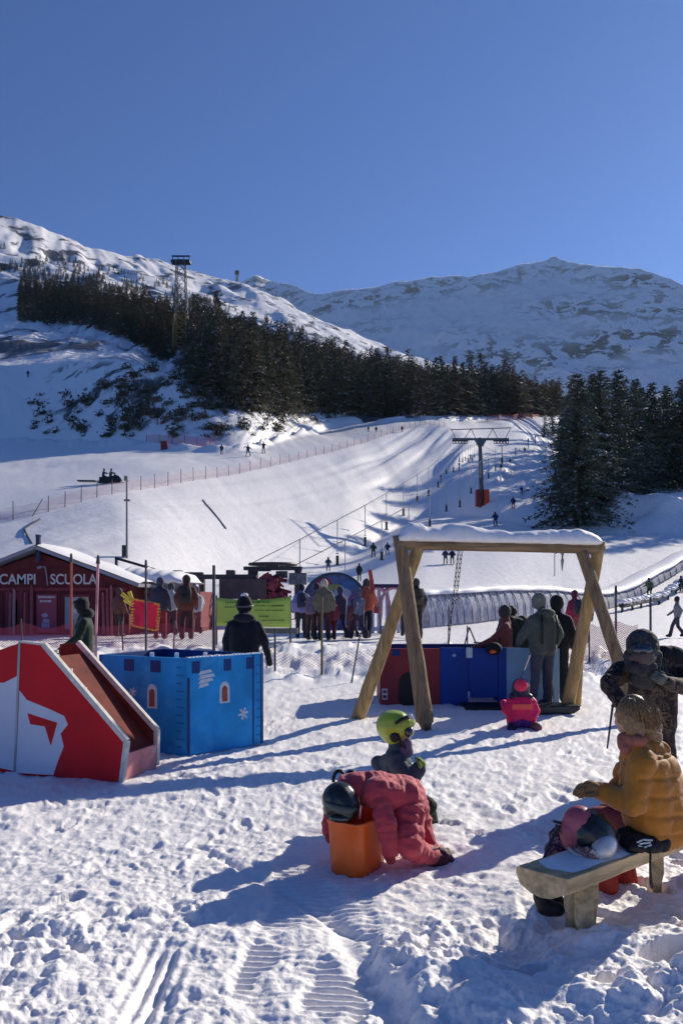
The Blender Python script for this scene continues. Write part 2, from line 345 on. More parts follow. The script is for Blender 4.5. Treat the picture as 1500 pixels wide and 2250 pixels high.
def pick(px, py, Ymin=0, maxk=9):
    """world point where the photo pixel meets the snow"""
    i, f = _col(px); Yc = GY[8:, i]; Zc = GZ[8:, i]; pyc = HZ - (Zc - EYE) * F / Yc
    for j in range(1, len(Yc)):
        if Yc[j] >= Ymin and pyc[j] <= py < pyc[j - 1] + .5:
            t = (pyc[j - 1] - py) / max(pyc[j - 1] - pyc[j], 1e-6); Yq = Yc[j - 1] + (Yc[j] - Yc[j - 1]) * t
            Xq = (px - 750) / F * Yq; return (Xq, float(Yq), H(Xq, Yq))
    j = int(np.argmin(np.where(Yc >= Ymin, pyc, 9e9))); Yq = float(Yc[j]); return ((px - 750) / F * Yq, Yq, float(Zc[j]))
def terrain_part(name, r0, r1, m, rockfun=None):
    n = r1 - r0; V = np.stack([GX[r0:r1], GY[r0:r1], GZ[r0:r1]], -1).reshape(-1, 3)
    a = (np.arange(n - 1)[:, None] * NC + np.arange(NC - 1)[None, :]).ravel(); Fc = np.stack([a, a + 1, a + NC + 1, a + NC], -1)
    o = mesh_np(name, V, Fc, m); tag(o, kind='structure')
    at = o.data.attributes.new('rock', 'FLOAT', 'POINT'); v = np.ones((n, NC)) if rockfun is None else rockfun(r0, r1)
    at.data.foreach_set('value', v.ravel().astype(np.float32)); return o
m_ground = snow_mat('packed snow', bump=.009, bscale=22, fine=80)
def hill_rock(r0, r1):
    k = kk[r0:r1] * np.ones((1, NC)); p = px2 * np.ones_like(k); Xp, Yp = GX[r0:r1], GY[r0:r1]
    knoll = sstep(4.1, 4.3, k) * (1 - sstep(4.9, 5.05, k)) * sstep(60, 160, p) * (1 - sstep(900, 1000, p))
    under = sstep(4.9, 5.1, k) * sstep(380, 480, p) * (1 - sstep(900, 1000, p)) * .4
    return np.clip(knoll + under, 0, 1)
m_hill = snow_mat('slope snow', rock=(.07, .075, .075), rlo=.52, rhi=.60, rscale=.11, bump=.05, bscale=2.2, fine=14)
m_moun = snow_mat('mountain snow', rock=(.09, .09, .10), rlo=.53, rhi=.59, rscale=.026, bump=.7, bscale=.08, fine=.5, stretch=(1.2, .5, 1))
i5 = int(np.searchsorted(row_k[nn0:], 5.0)) + nn0
terrain_part('ground', 0, nn0, m_ground)
terrain_part('hillside', nn0 - 1, i5 + 1, m_hill, hill_rock)
terrain_part('mountain_slope', i5, len(row_k), m_moun)
# far mountain across the valley
ridge = [(-900, 690), (200, 660), (480, 640), (560, 606), (600, 617), (640, 625), (700, 647), (740, 640), (830, 628), (900, 618), (950, 606), (1030, 606), (1090, 594), (1140, 582), (1180, 577), (1200, 570), (1217, 561), (1236, 571), (1262, 579), (1330, 588), (1400, 589), (1440, 600), (1500, 628), (1700, 640), (2600, 720)]
pc = np.arange(-900, 2601, 5.); nr = 150
pr = np.interp(pc, [p[0] for p in ridge], [p[1] for p in ridge]); u_ = (pc - 750) / F * .2 + .6; pr = pr + 5 * fbm(pc * .03, pc * 0, 4, 350); YR = np.clip(900 / (u_ - (HZ - pr) / F), 2900, 5200);  tt = np.linspace(0, 1, nr)[:, None]
base_py = 905.; Y0 = 900 / (u_ - (HZ - base_py) / F); Y0 = np.clip(Y0, 1500, 2700)
Yf = Y0[None, :] + (YR - Y0)[None, :] * tt; z0 = EYE + (HZ - base_py) / F * Y0; zr = EYE + (HZ - pr) / F * YR
prof = .8 * tt + .2 * tt ** 1.7 ; Zf = z0[None, :] + (zr - z0)[None, :] * prof; Xf = (pc[None, :] - 750) / F * Yf
am = (1 - .93 * sstep(.88, 1, tt)) * sstep(0, .2, tt)
rg = 1 - 2 * np.abs(fbm(Xf * .0035, Yf * .0022, 5, 301, .5)); Zf += am * 34 * (rg - .75) + am * 7 * fbm(Xf * .02, Yf * .02, 4, 310)
Zf += am * 5 * (1 - 2 * np.abs(fbm(Xf * .03, Yf * .018, 3, 330))) + (1 - am) * 5 * fbm(Xf * .02, Yf * .03, 3, 320)
Vb = np.stack([Xf, Yf, Zf], -1); back = Vb[-1].copy(); back[:, 1] += 700; back[:, 2] -= 500; V = np.concatenate([Vb.reshape(-1, 3), back]); n = len(pc)
a = (np.arange(nr)[:, None] * n + np.arange(n - 1)[None, :]).ravel(); Fc = np.stack([a, a + 1, a + n + 1, a + n], -1)
m_far = snow_mat('far mountain snow', rock=(.05, .06, .065), rlo=.50, rhi=.545, rscale=.012, bump=7, bscale=.03, fine=.15, stretch=(1.3, .42, 1.2))
o = mesh_np('far_mountain', V, Fc, m_far); tag(o, kind='structure')
P = pc[None, :] * np.ones((nr, 1)); PY = HZ - (Zf - EYE) * F / Yf
cl = sstep(-.05, .3, fbm(Xf * .0018, Yf * .0018, 3, 340))
bands = .35 * cl + .7 * np.exp(-((PY - (pr[None, :] + 22)) / 22) ** 2) + .95 * np.exp(-((PY - 765 - 20 * np.sin(P * .012)) / 38) ** 2) * sstep(900, 1100, P) + .6 * np.exp(-((PY - 680) / 22) ** 2) * sstep(1050, 1250, P) + .02
at = o.data.attributes.new('rock', 'FLOAT', 'POINT'); at.data.foreach_set('value', np.concatenate([np.clip(bands, 0, 1).ravel(), np.zeros(n)]).astype(np.float32))
# ---------------------------------------------------------------- trees
m_bark = mat('bark', (.09, .065, .045), .9, .3, 3, .02, 20)
def leaf_mat(name, col):
    m = mat(name, col, .75, .45, .9, 0, spec=.15); return m
m_need = [leaf_mat('conifer needles dark', (.092, .104, .075)), leaf_mat('conifer needles olive', (.13, .120, .078)), leaf_mat('conifer needles brownish', (.15, .112, .082))]
m_tsnow = mat('snow on branches', (.42, .43, .46), .6, .1)
def conifer_mesh(seed, h=12., spread=.24, whorls=26, per=7, clump=7, size=.42, low=.10, snow=.05, shape=.8):
    r = np.random.default_rng(seed); V = []; M = []
    for wi in range(whorls):
        t = low + (1 - low) * (wi / whorls) ** .92; z = h * t; Rm = h * spread * ((1 - t) ** shape) * r.uniform(.75, 1.15) + .12
        for b in range(per):
            if r.random() < .12: continue
            a = r.uniform(0, 2 * math.pi); L_ = Rm * r.uniform(.55, 1.15); dro = r.uniform(.10, .38) * (1 - .6 * t); up = .25 * t
            n = max(2, int(clump * L_ / (h * spread) + 1.5))
            sn = r.random() < snow * 3
            for c in range(n):
                f = (c + r.uniform(.3, 1)) / n; rad = L_ * f; p = np.array([math.cos(a) * rad, math.sin(a) * rad, z - dro * L_ * f * f * 1.6 + up * L_ * f]); s = size * (h / 12) * r.uniform(.6, 1.25) * (1.15 - .5 * f) * (1.1 - .45 * t)
                for q in range(3):
                    u = np.array([math.cos(a + r.normal(0, .7)), math.sin(a + r.normal(0, .7)), r.normal(-.15, .3)]); v = r.normal(0, 1, 3); v[2] *= .6; v -= u * v.dot(u) / u.dot(u); v /= np.linalg.norm(v) + 1e-6
                    o = p + r.normal(0, .25 * s, 3)
                    V += [o - v * s * .42, o + u * s * .5 - v * s * .2, o + u * s * 1.05, o + v * s * .38]
                    M.append(1 if (sn and q == 0 and r.random() < .7) else 0)
                    if M[-1] == 1: V[-4:] = [x + np.array([0, 0, .12]) for x in V[-4:]]
    V = np.array(V); Fc = np.arange(len(V)).reshape(-1, 4); return V, Fc, np.array(M)
def trunk_mb(h, r=.16):
    b = MB(); b.tube([(0, 0, -.6), (0.02, 0, h * .3), (-.02, .02, h * .65), (0, 0, h * .96)], [r * h / 12, r * .75 * h / 12, r * .4 * h / 12, .02], 7); return b
protos = []
def proto(i, seed, mi, **kw):
    V, Fc, M = conifer_mesh(seed, **kw); cr = mesh_np('crown', V, Fc, [m_need[mi], m_tsnow], smooth=False, fm=M); C.objects.unlink(cr)
    tr = trunk_mb(kw.get('h', 12.)).build('trunk', m_bark, smooth=True); C.objects.unlink(tr); protos.append((cr, tr, V, Fc, M, kw.get('h', 12.)))
proto(0, 1, 0, h=12, spread=.25, snow=.06); proto(1, 2, 0, h=12, spread=.22, whorls=28, snow=.05); proto(2, 3, 1, h=12, spread=.26, snow=.07, shape=.7)
proto(3, 4, 2, h=12, spread=.21, per=6, snow=.08); proto(4, 5, 1, h=12, spread=.28, shape=.6, low=.06, snow=.07)
proto(5, 6, 0, h=12, spread=.30, whorls=42, per=14, clump=14, size=.28, low=.05, snow=.10, shape=.72)
proto(6, 7, 0, h=12, spread=.26, whorls=42, per=13, clump=13, size=.27, low=.05, snow=.08, shape=.8)
proto(7, 8, 1, h=12, spread=.17, whorls=24, per=6, size=.4, snow=.05)
def place_tree(i, loc, h, rz, label, group, name='conifer_tree'):
    cr, tr = protos[i][0], protos[i][1]; e = empty(name, loc, label, 'tree', group, rz); s = h / 12.; e.scale = (s * 1.2, s * 1.2, s)
    for p in (cr, tr):
        c = p.copy(); C.objects.link(c); c.parent = e
    return e
# sample tree feet over the wooded slope: photo column / row of the foot, then out into the world
cand = []
low_edge = [(-200, 690), (40, 705), (200, 718), (300, 752), (350, 785), (425, 835), (470, 870), (520, 900), (600, 914), (700, 912), (850, 914), (980, 914), (1100, 913), (1200, 915)]
top_edge = [(-200, 560), (0, 585), (60, 600), (150, 612), (300, 645), (420, 678), (520, 715), (620, 742), (700, 758), (800, 785), (880, 808), (950, 820), (1050, 846), (1200, 872)]
lx, ly = zip(*low_edge); tx, ty = zip(*top_edge)
for n_ in range(17000):
    px = rng.uniform(-120, 1230); lo = np.interp(px, lx, ly); to = np.interp(px, tx, ty); u = rng.random() ** 1.0; py = lo + (to - lo) * u
    dens = 1.0 if u < .60 else (.30 if px < 800 else .6)
    if u > .9: dens *= .5
    if px < 45 and py > 600: dens = 0
    if 370 < px < 424 and py > 768: dens = 0
    if rng.random() > dens: continue
    p = pick(px, py, 100 if px > 400 else 200)
    h = rng.uniform(9.5, 15) * (1.2 if px > 420 and p[1] < 330 else 1) * (1.25 if rng.random() < .1 else 1) * (.62 if u > .62 and px < 800 else 1)
    cand.append((h * F / p[1], p, h, px, py, u))
for n_ in range(900):      # small scattered trees above the wood
    px = rng.uniform(-120, 700); t_ = rng.random() ** 1.6; to = np.interp(px, tx, ty); py = to - t_ * np.interp(px, [0, 300, 700], [42, 42, 30])
    if float(fbm(np.array([px * .02]), np.array([py * .03]), 2, 400)[0]) < -.08: continue
    p = pick(px, py, 200); h = rng.uniform(5, 9); cand.append((h * F / p[1], p, h, px, py, .9))
cand.sort(key=lambda c: -c[1][1])
kept = []; cell = {}
for c in sorted(cand, key=lambda c: c[1][1]):
    g = 2.5 if c[1][1] < 260 else (3.6 if c[1][1] < 450 else 4.6); gx, gy = c[1][0], c[1][1]; key = (int(gx // 8), int(gy // 8)); ok = True
    for dx in (-1, 0, 1):
        for dy in (-1, 0, 1):
            for (qx, qy) in cell.get((key[0] + dx, key[1] + dy), []):
                if (qx - gx) ** 2 + (qy - gy) ** 2 < g * g: ok = False
    if ok: cell.setdefault(key, []).append((gx, gy)); kept.append(c)
kept.sort(key=lambda c: -c[0]); print('forest trees', len(kept))
for j, (hp, p, h, px, py, u) in enumerate(kept[:250]):
    lab = 'snow-dusted dark conifer in the dense wood above the snowy bank left of the valley' if px < 640 else 'dark conifer along the foot of the wood above the ski piste behind the lift pylon'
    place_tree(int(rng.choice([0, 1, 2, 3, 4, 7])), (p[0], p[1], p[2] - .3), h, rng.uniform(0, 6.28), lab, 'conifers of the left hillside wood' if px < 640 else 'conifers along the foot of the wood')
# the rest of the wood as one mass of simple trees
def light_tree(seed, n=34):
    r = np.random.default_rng(seed); V = []
    for i in range(n):
        t = (i / n) ** .8; z = 12 * (.06 + .92 * t); rad = 2.5 * (1 - t) ** .8 + .25; a = i * 2.4 + r.uniform(-.4, .4); s = .5 + rad * .55
        for q in range(2):
            rr = rad * (.35 + .5 * q) * r.uniform(.7, 1.1); o = np.array([math.cos(a) * rr, math.sin(a) * rr, z - .3 * rr]); u = np.array([math.cos(a), math.sin(a), -.35]) * s; v = np.array([-math.sin(a + r.normal(0, .5)), math.cos(a), r.uniform(-.2, .4)]) * s * .6
            V += [o - v, o - u * .3, o + v, o + u]
    return np.array(V)
lts = [light_tree(s) for s in range(4)]; VV = []; MM = []
for (hp, p, h, px, py, u) in kept[250:]:
    v = lts[rng.integers(4)].copy() * (h / 12.); a = rng.uniform(0, 6.28); ca, sa = math.cos(a), math.sin(a)
    v = np.stack([v[:, 0] * ca - v[:, 1] * sa, v[:, 0] * sa + v[:, 1] * ca, v[:, 2]], -1) + np.array([p[0], p[1], p[2] - .3]); VV.append(v)
    mm = np.full(len(v) // 4, rng.integers(3)); mm[rng.random(len(mm)) < .03] = 3; MM.append(mm)
VV = np.concatenate(VV); o = mesh_np('distant_wood', VV, np.arange(len(VV)).reshape(-1, 4), m_need + [m_tsnow], smooth=False, fm=np.concatenate(MM))
tag(o, 'dark mass of small conifers thinning out up the snowy mountain flank', 'wood', kind='stuff')
# right-hand stand of tall trees
rt = [(1268,1150,86,345,5),(1225,1010,118,150,6),(1318,1128,92,312,6),(1355,1100,100,300,5),(1300,1080,110,270,6),(1395,1082,108,262,6),(1430,1070,114,240,5),(1462,1062,120,225,6),(1240,1060,104,200,6),(1498,1060,118,240,5),(1535,1062,112,250,6),(1580,1065,110,260,5),(1205,930,200,75,1),(1185,925,215,62,0),(1410,1050,135,205,1),(1370,1050,135,222,2),(1480,1045,140,190,0),(1330,1050,130,235,0),(1450,1035,150,170,7),(1520,1040,140,190,1),(1275,1040,125,215,1),(1245,1040,128,190,1),(1215,1010,135,150,0),(1275,1010,150,190,2),(1310,1020,155,200,7),(1390,1015,160,190,0),(1540,1030,150,190,1),(1630,1070,108,270,6),(1690,1075,104,280,5),(1225,925,190,95,2)]
rt = [r for r in rt if not (r[0] < 1240 and r[2] > 117)]
rt += [(px, 0, Yt, h * F / Yt, k) for px, Yt, h, k in ((1212,215,9,1),(1238,180,14,0),(1255,168,19,2),(1280,178,16,1),(1302,165,19,6),(1325,185,15,2),(1350,172,18,1),(1378,182,14,6),(1262,205,14,1),(1300,205,17,6),(1345,208,15,2),(1405,178,17,1),(1435,170,15,6),(1285,142,16,6),(1196,210,7,0),(1465,175,18,1),(1490,168,15,2))]
for j, (px, py, Yt, hp, k) in enumerate(rt):
    x_ = WX(px, Yt); h = hp * Yt / F; place_tree(k, (x_, Yt, H(x_, Yt) - .4), h, rng.uniform(0, 6.28), 'foremost tall conifer of the right-hand stand, its foot in the snowdrift' if j == 0 else 'tall dark conifer in the stand of trees right of the valley', 'conifers of the right-hand stand')
# bushes poking through the snowy knoll
def bush_np(seed):
    r = np.random.default_rng(seed); V = []
    for i in range(90):
        a = r.uniform(0, 6.28); b = r.uniform(0, 1.4); d = r.uniform(.2, 1.25); o = np.array([math.cos(a) * math.cos(b), math.sin(a) * math.cos(b), 1.0 * math.sin(b)]) * d * .85; u = r.normal(0, .10, 3); v = r.normal(0, .08, 3)
        V += [o - u, o - v, o + u, o + v]
    return np.array(V)
bm_ = [mesh_np('bush', bush_np(s), np.arange(360).reshape(-1, 4), m_need[s % 2 * 2], smooth=False) for s in range(4)]
for b in bm_: C.objects.unlink(b)
for j in range(170):
    px = rng.uniform(70, 620); py = rng.uniform(np.interp(px, [70, 300, 620], [870, 820, 905]), np.interp(px, [70, 620], [965, 960]))
    if rng.random() < .3: px = rng.uniform(250, 480); py = rng.uniform(810, 950)
    p = pick(px, py, 120); s = rng.uniform(.7, 2.3); b = bm_[j % 4].copy(); C.objects.link(b); b.location = (p[0], p[1], p[2] - .1); b.scale = (s * rng.uniform(.9, 1.4), s, s * rng.uniform(.6, 1.1)); b.rotation_euler = (0, 0, rng.uniform(0, 6))
    tag(b, 'low dark bush poking out of the shaded snowy knoll', 'bush', 'bushes on the shaded knoll')
# ---------------------------------------------------------------- playground things
m_log = mat('peeled timber', (.36, .22, .10), .75, .25, 5, .004, 30, dirt=(.20, .13, .07), dscale=4, damt=.6)
m_logdark = mat('weathered timber', (.20, .13, .085), .85, .3, 6, .004, 30)
m_logend = mat('cut timber end', (.42, .30, .16), .8, .2, 20)
m_sn = snow_mat('settled snow', bump=.006, bscale=12, fine=60)
m_black = mat('black plastic', (.012, .012, .014), .45, .2)
m_steel = mat('galvanised steel', (.30, .31, .33), .45, .15, metal=.8)
m_darkm = mat('dark painted steel', (.04, .04, .05), .5, .2)
# swing frame -------------------------------------------------
BL, BR = Vector(W(872, 1188, 10.2)), Vector(W(1318, 1208, 11.1)); bz = 2.40; BL.z = bz; BR.z = bz
sw = empty('swing_frame', (2.3, 10.6, 0), 'wooden swing frame of crossed log legs under a snow-topped beam', 'swing frame')
def chl(o):   # parent keeping world coordinates
    o.parent = sw; o.matrix_parent_inverse = Matrix.Translation(-Vector(sw.location)); return o
ax = (BR - BL).normalized(); side = Vector((ax.y, -ax.x, 0))
def logpart(name, a, b, r0, r1, m, seed=0, wob=.005):
    a = Vector(a); b = Vector(b); n = 14; r = random.Random(seed); pts = []; rs = []
    for i in range(n + 1):
        t = i / n; pts.append(a.lerp(b, t) + Vector((r.uniform(-wob, wob), r.uniform(-wob, wob), 0)) * (0 if i in (0, n) else 1)); rs.append((r0 + (r1 - r0) * t) * r.uniform(.985, 1.015))
    q = MB(); q.tube(pts, rs, 14); return q.build(name, m, smooth=False)
def smooth_side(o):
    o.data.polygons.foreach_set('use_smooth', [len(p.vertices) == 4 for p in o.data.polygons]); return o
m_leg = mat('yellow pine log', (.42, .27, .11), .75, .38, 1.5, .006, 5, grain=((14, 14, 1.2), 0), dirt=(.22, .14, .07), dscale=2.2, damt=.6)  # lighter, yellower timber than the grey brown logs
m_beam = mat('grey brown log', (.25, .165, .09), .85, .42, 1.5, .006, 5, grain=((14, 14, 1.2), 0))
m_cross = mat('crossbeam log', (.25, .165, .09), .85, .42, 1.5, .006, 5, grain=((1.2, 14, 14), .31), dirt=(.12, .09, .06), dscale=3, damt=.5)
A0 = (WX(782, 10.75), 10.75, -.08); A1 = BL + ax * .36 + Vector((0, -.02, .10)); B0 = (WX(938, 9.85), 9.85, -.08); B1 = BL + ax * .03 + Vector((0, .03, .10))
C0 = (WX(1240, 11.5), 11.45, -.08); C1 = BR - ax * .02 + Vector((0, -.03, .07)); D0 = (WX(1408, 10.4), 10.4, -.08); D1 = BR - ax * .33 + Vector((0, .02, .0))
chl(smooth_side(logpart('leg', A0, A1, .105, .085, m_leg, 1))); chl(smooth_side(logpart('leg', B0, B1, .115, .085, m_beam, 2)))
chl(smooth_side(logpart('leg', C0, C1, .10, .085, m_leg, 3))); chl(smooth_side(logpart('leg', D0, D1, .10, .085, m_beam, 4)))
chl(smooth_side(logpart('beam', BL - ax * .02, BR + ax * .02, .085, .095, m_cross, 5)))
# snow lying along the beam: a lumpy loaf
nx, ny = 90, 16; Vs = []
for i in range(nx + 1):
    t = i / nx; c = BL.lerp(BR, t) + Vector((0, 0, .055)); hgt = .16 + .05 * float(fbm(np.array([t * 7.]), np.array([3.]), 3, 5)[0]) * 1.6 + (.035 if t < .12 else 0); e = min(1, math.sin(min(t, 1 - t) * 26) if min(t, 1 - t) < .06 else 1); wd = .15 + .02 * math.sin(t * 23)
    if t < .1 or .60 < t < .64: wd += .015
    for j in range(ny):
        a = 2 * math.pi * j / ny; yy = math.cos(a) * wd * (.75 + .25 * e); zz = math.sin(a); zz = zz * hgt * e if zz > 0 else zz * .06
        lump = .014 * float(vn2(np.array([t * 30.]), np.array([j * .9]), 8)[0]); Vs.append(c + side * (yy + lump) + Vector((0, 0, zz + lump + .02)))
fs = [(i * ny + j, i * ny + (j + 1) % ny, (i + 1) * ny + (j + 1) % ny, (i + 1) * ny + j) for i in range(nx) for j in range(ny)] + [tuple(range(ny)), tuple(nx * ny + j for j in range(ny - 1, -1, -1))]
q = MB(); q.add(Vs, fs); sc_o = q.build('snow_cap', m_sn, smooth=True); chl(sc_o)
# swing chain gathered and hung, swing rope, icicle
def chain_mb(a, b, r=.012, link_=.05):
    q = MB(); a = Vector(a); b = Vector(b); n = int((b - a).length / link_); d = (b - a).normalized(); s = d.orthogonal().normalized(); s2 = d.cross(s)
    for i in range(n):
        p = a + d * (i + .5) * link_; u = s if i % 2 else s2
        for sg in (-1, 1): q.bar(p - d * link_ * .62 + u * r * sg, p + d * link_ * .62 + u * r * sg, .0045, n=4)
        q.bar(p - d * link_ * .6 - u * r, p - d * link_ * .6 + u * r, .0045, n=4); q.bar(p + d * link_ * .6 - u * r, p + d * link_ * .6 + u * r, .0045, n=4)
    return q
tb = lambda t: BL.lerp(BR, t) + Vector((0, 0, -.08))
for t0, px1, py1, rr in ((.285, 984, 1418, .011), (.30, 1000, 1330, .014)):
    b_ = Vector(W(px1, py1, 10.45)); chl(chain_mb(tb(t0), b_, rr, .06).build('swing_chain', m_darkm))
q = MB(); q.bar(tb(.76), tb(.76) - Vector((0, 0, .34)), .007, n=6); chl(q.build('rope_end', m_steel))
q = MB(); q.tube([tb(.80), tb(.80) - Vector((0, 0, .12)), tb(.80) - Vector((.005, 0, .27))], [.03, .024, .004], 8); chl(q.build('icicle', mat('dark ice', (.25, .24, .22), .3, .2)))
q = MB(); q.bar(tb(.765) + Vector((0, 0, -.02)), tb(.765) + Vector((0, 0, .05)), .02, n=8); chl(q.build('hook', m_steel))
# red slide --------------------------------------------------
m_red = mat('weathered red board', (.58, .010, .016), .6, .12, 3, .001, 30, spec=.2, dirt=(.36, .03, .03), dscale=5, damt=.4)
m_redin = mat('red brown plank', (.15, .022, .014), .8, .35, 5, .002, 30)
m_wedge = mat('chipped white edge', (.62, .58, .52), .6, .15, 15, .001, 40, dirt=(.35, .25, .2), dscale=14, damt=.5)
m_white = mat('matt white paint', (.62, .62, .68), .55, .06, 3, dirt=(.42, .42, .46), dscale=6, damt=.3)
m_pinkw = mat('scuffed pink board', (.55, .20, .20), .6, .3, 8, dirt=(.6, .5, .5), dscale=9, damt=.5)
sl = empty('slide', (-2.6, 7.4, 0), 'red toy slide with white edges and a white painted peak on its side panel', 'slide')
def chs(o, p=None, t=None):
    t = t or sl; o.parent = p or t
    o.matrix_parent_inverse = Matrix.Identity(4) if p else Matrix.Translation(-Vector(t.location)); return o
S0 = Vector((WX(35, 7.42), 7.42, 0)); S1 = Vector((WX(268, 7.02), 7.02, 0)); su = (S1 - S0).normalized(); sv = Vector((0, 0, 1)); sn = Vector((su.y, -su.x, 0))
def tosl(px, py):      # photo pixel on the plane of the slide's side -> board coordinates
    d = Vector(((px - 750) / F, 1, (HZ - py) / F)); o = Vector((0, 0, EYE)); t = (S0 - o).dot(sn) / d.dot(sn); p = o + d * t - S0; return (p.dot(su), p.z)
th = .035
def facing(polypx, name, m, off=0, t=th, origin=S0, parent=None):
    q = MB(); q.prism([tosl(*p) for p in polypx], origin + sn * off, su, sv, -sn, t); return chs(q.build(name, m), parent)
pr_ = [(46, 1412), (95, 1419), (276, 1630), (266, 1719), (34, 1702)]
board = facing(pr_, 'side_panel', m_red); L2 = [(44, 1413), (33, 1702), (-200, 1655), (-200, 1500), (-60, 1455), (0, 1428)]
board2 = facing(L2, 'side_panel', m_red)
facing([(44, 1517), (60, 1538), (105, 1556), (142, 1573), (150, 1592), (134, 1612), (141, 1640), (128, 1672), (118, 1703), (36, 1698)], 'white_peak', m_white, .003, .003, parent=board)
facing([(42, 1484), (33, 1694), (-150, 1655), (-150, 1530), (-40, 1500), (10, 1500)], 'white_peak', m_white, .003, .003, parent=board2)
facing([(62, 1567), (127, 1588), (113, 1638), (100, 1596), (68, 1591)], 'red_flag', m_red, .0065, .003, parent=board)
def strip(pa, pb, wdt, name, m, origin=S0, dy=0):
    a = tosl(*pa); b = tosl(*pb); P0 = origin + su * a[0] + sv * a[1]; P1 = origin + su * b[0] + sv * b[1]; q = MB(); d = (P1 - P0); ln = d.length; d.normalize(); nrm = d.cross(sn)
    rot = Matrix((d, nrm, sn)).transposed(); q.box((P0 + P1) / 2 - sn * th / 2, (ln, wdt, th + .012), rot=rot); return chs(q.build(name, m, bevel=.004))
strip((95, 1416), (277, 1629), .05, 'edge_strip', m_wedge); strip((277, 1628), (266, 1720), .045, 'edge_strip', m_wedge); strip((46, 1410), (95, 1416), .02, 'edge_strip', m_wedge)
strip((44, 1410), (33, 1703), .028, 'seam_post', m_steel)
back = -sn * .60; B_ = S0 + back
def tosb(px, py):
    d = Vector(((px - 750) / F, 1, (HZ - py) / F)); o = Vector((0, 0, EYE)); t = (B_ - o).dot(sn) / d.dot(sn); p = o + d * t - B_; return (p.dot(su), p.z)
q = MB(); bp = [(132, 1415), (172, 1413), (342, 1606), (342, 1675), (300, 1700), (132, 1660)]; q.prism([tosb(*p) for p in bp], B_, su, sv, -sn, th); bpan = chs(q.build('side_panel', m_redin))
bpan['label'] = 'red-brown inner side panel of the slide'
def stripb(pa, pb, wdt):
    a = tosb(*pa); b = tosb(*pb); P0 = B_ + su * a[0] + sv * a[1]; P1 = B_ + su * b[0] + sv * b[1]; q = MB(); d = P1 - P0; ln = d.length; d.normalize(); rot = Matrix((d, d.cross(sn), sn)).transposed()
    q.box((P0 + P1) / 2 - sn * th / 2, (ln, wdt, th + .012), rot=rot); chs(q.build('edge_strip', m_wedge, bevel=.004))
stripb((170, 1411), (343, 1604), .05); stripb((343, 1603), (342, 1682), .045)
a = tosl(95, 1445); b = tosl(262, 1668); q = MB()
def dk(p, off): return S0 + su * p[0] + sv * p[1] - sn * off
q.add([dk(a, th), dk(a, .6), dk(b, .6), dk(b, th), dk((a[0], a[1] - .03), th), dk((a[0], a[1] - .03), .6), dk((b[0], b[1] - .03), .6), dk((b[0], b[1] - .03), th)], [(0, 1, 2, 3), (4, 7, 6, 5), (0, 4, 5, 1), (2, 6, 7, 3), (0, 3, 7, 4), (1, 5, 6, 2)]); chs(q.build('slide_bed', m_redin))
e0 = tosl(266, 1672); e1 = tosl(266, 1712); q = MB(); q.box(dk(((e0[0] - .02), .13), .315), (.03, .54, .24), rz=math.atan2(su.y, su.x)); chs(q.build('end_board', m_pinkw, bevel=.006))
for i in range(5):      # bolt battens on the inner edge
    t = (i + .6) / 5.2; p = dk((a[0] + (b[0] - a[0]) * t, a[1] + (b[1] - a[1]) * t + .16), .07); q = MB(); q.box(p, (.03, .05, .03), rz=.2); chs(q.build('bracket', m_wedge))
# blue castle ------------------------------------------------
m_blue = mat('weathered bright blue board', (.012, .27, .62), .6, .22, 3, .001, 30, spec=.25, dirt=(.10, .42, .70), dscale=4, damt=.5)
m_brk = mat('mortar blue paint', (.008, .15, .40), .6, .2, 5)
m_navy = mat('navy paint', (.006, .035, .16), .55, .2, 5)
m_dblue = mat('dark blue panel', (.004, .045, .27), .55, .15, 4, dirt=(.02, .07, .25), dscale=3, damt=.3)
m_maroon = mat('maroon panel', (.26, .03, .035), .6, .15, 4, dirt=(.2, .06, .06), dscale=5, damt=.4)
m_palew = mat('chalky white paint', (.55, .62, .66), .6, .15, 20)
m_brick = mat('brick red paint', (.30, .07, .05), .6, .2, 20)
m_lblue = mat('light blue board', (.22, .38, .52), .5, .12, 3)
def wall_fn(P0, P1, hgt, thk, root, m, name='castle_panel'):
    P0 = Vector(P0); P1 = Vector(P1); u = (P1 - P0).normalized(); nrm = Vector((u.y, -u.x, 0)); ln = (P1 - P0).length
    q = MB(); q.prism([(0, 0), (ln, 0), (ln, hgt), (0, hgt)], P0, u, sv, -nrm, thk); pan = q.build(name, m, bevel=.004); chs(pan, t=root)
    def deco(poly, nm, mm, off=.003, t=.003, raw=False):
        q = MB(); q.prism(poly, P0 + nrm * off, u, sv, -nrm, t); o = q.build(nm, mm); chs(o, pan, t=root); return o
    return pan, deco, ln, u, nrm
def arch(cx, z0, w_, h_, n=8):
    r = w_ / 2; return [(cx - r, z0), (cx + r, z0)] + [(cx + r * math.cos(math.pi * i / n), z0 + h_ - r + r * 1.25 * math.sin(math.pi * i / n)) for i in range(n + 1)]
def flake(deco, cx, cz, r, m):
    for k in range(3):
        a = k * math.pi / 3 + .2; dx, dz = math.cos(a) * r, math.sin(a) * r; ox, oz = -math.sin(a) * r * .17, math.cos(a) * r * .17
        deco([(cx - dx - ox, cz - dz - oz), (cx + dx - ox, cz + dz - oz), (cx + dx + ox, cz + dz + oz), (cx - dx + ox, cz - dz + oz)], 'snowflake_mark', m, .003 + .001 * k, .002)
Cc = (WX(411, 8.22), 8.22, 0); Rr = (WX(579, 8.95), 8.95, 0); Ll = (WX(218, 8.75), 8.75, 0); hC = 1.04
cas = empty('play_castle', (-1.7, 8.8, 0), 'bright blue toy castle with two small arched windows beside the red slide', 'play castle', 'painted castle panels of the play area')
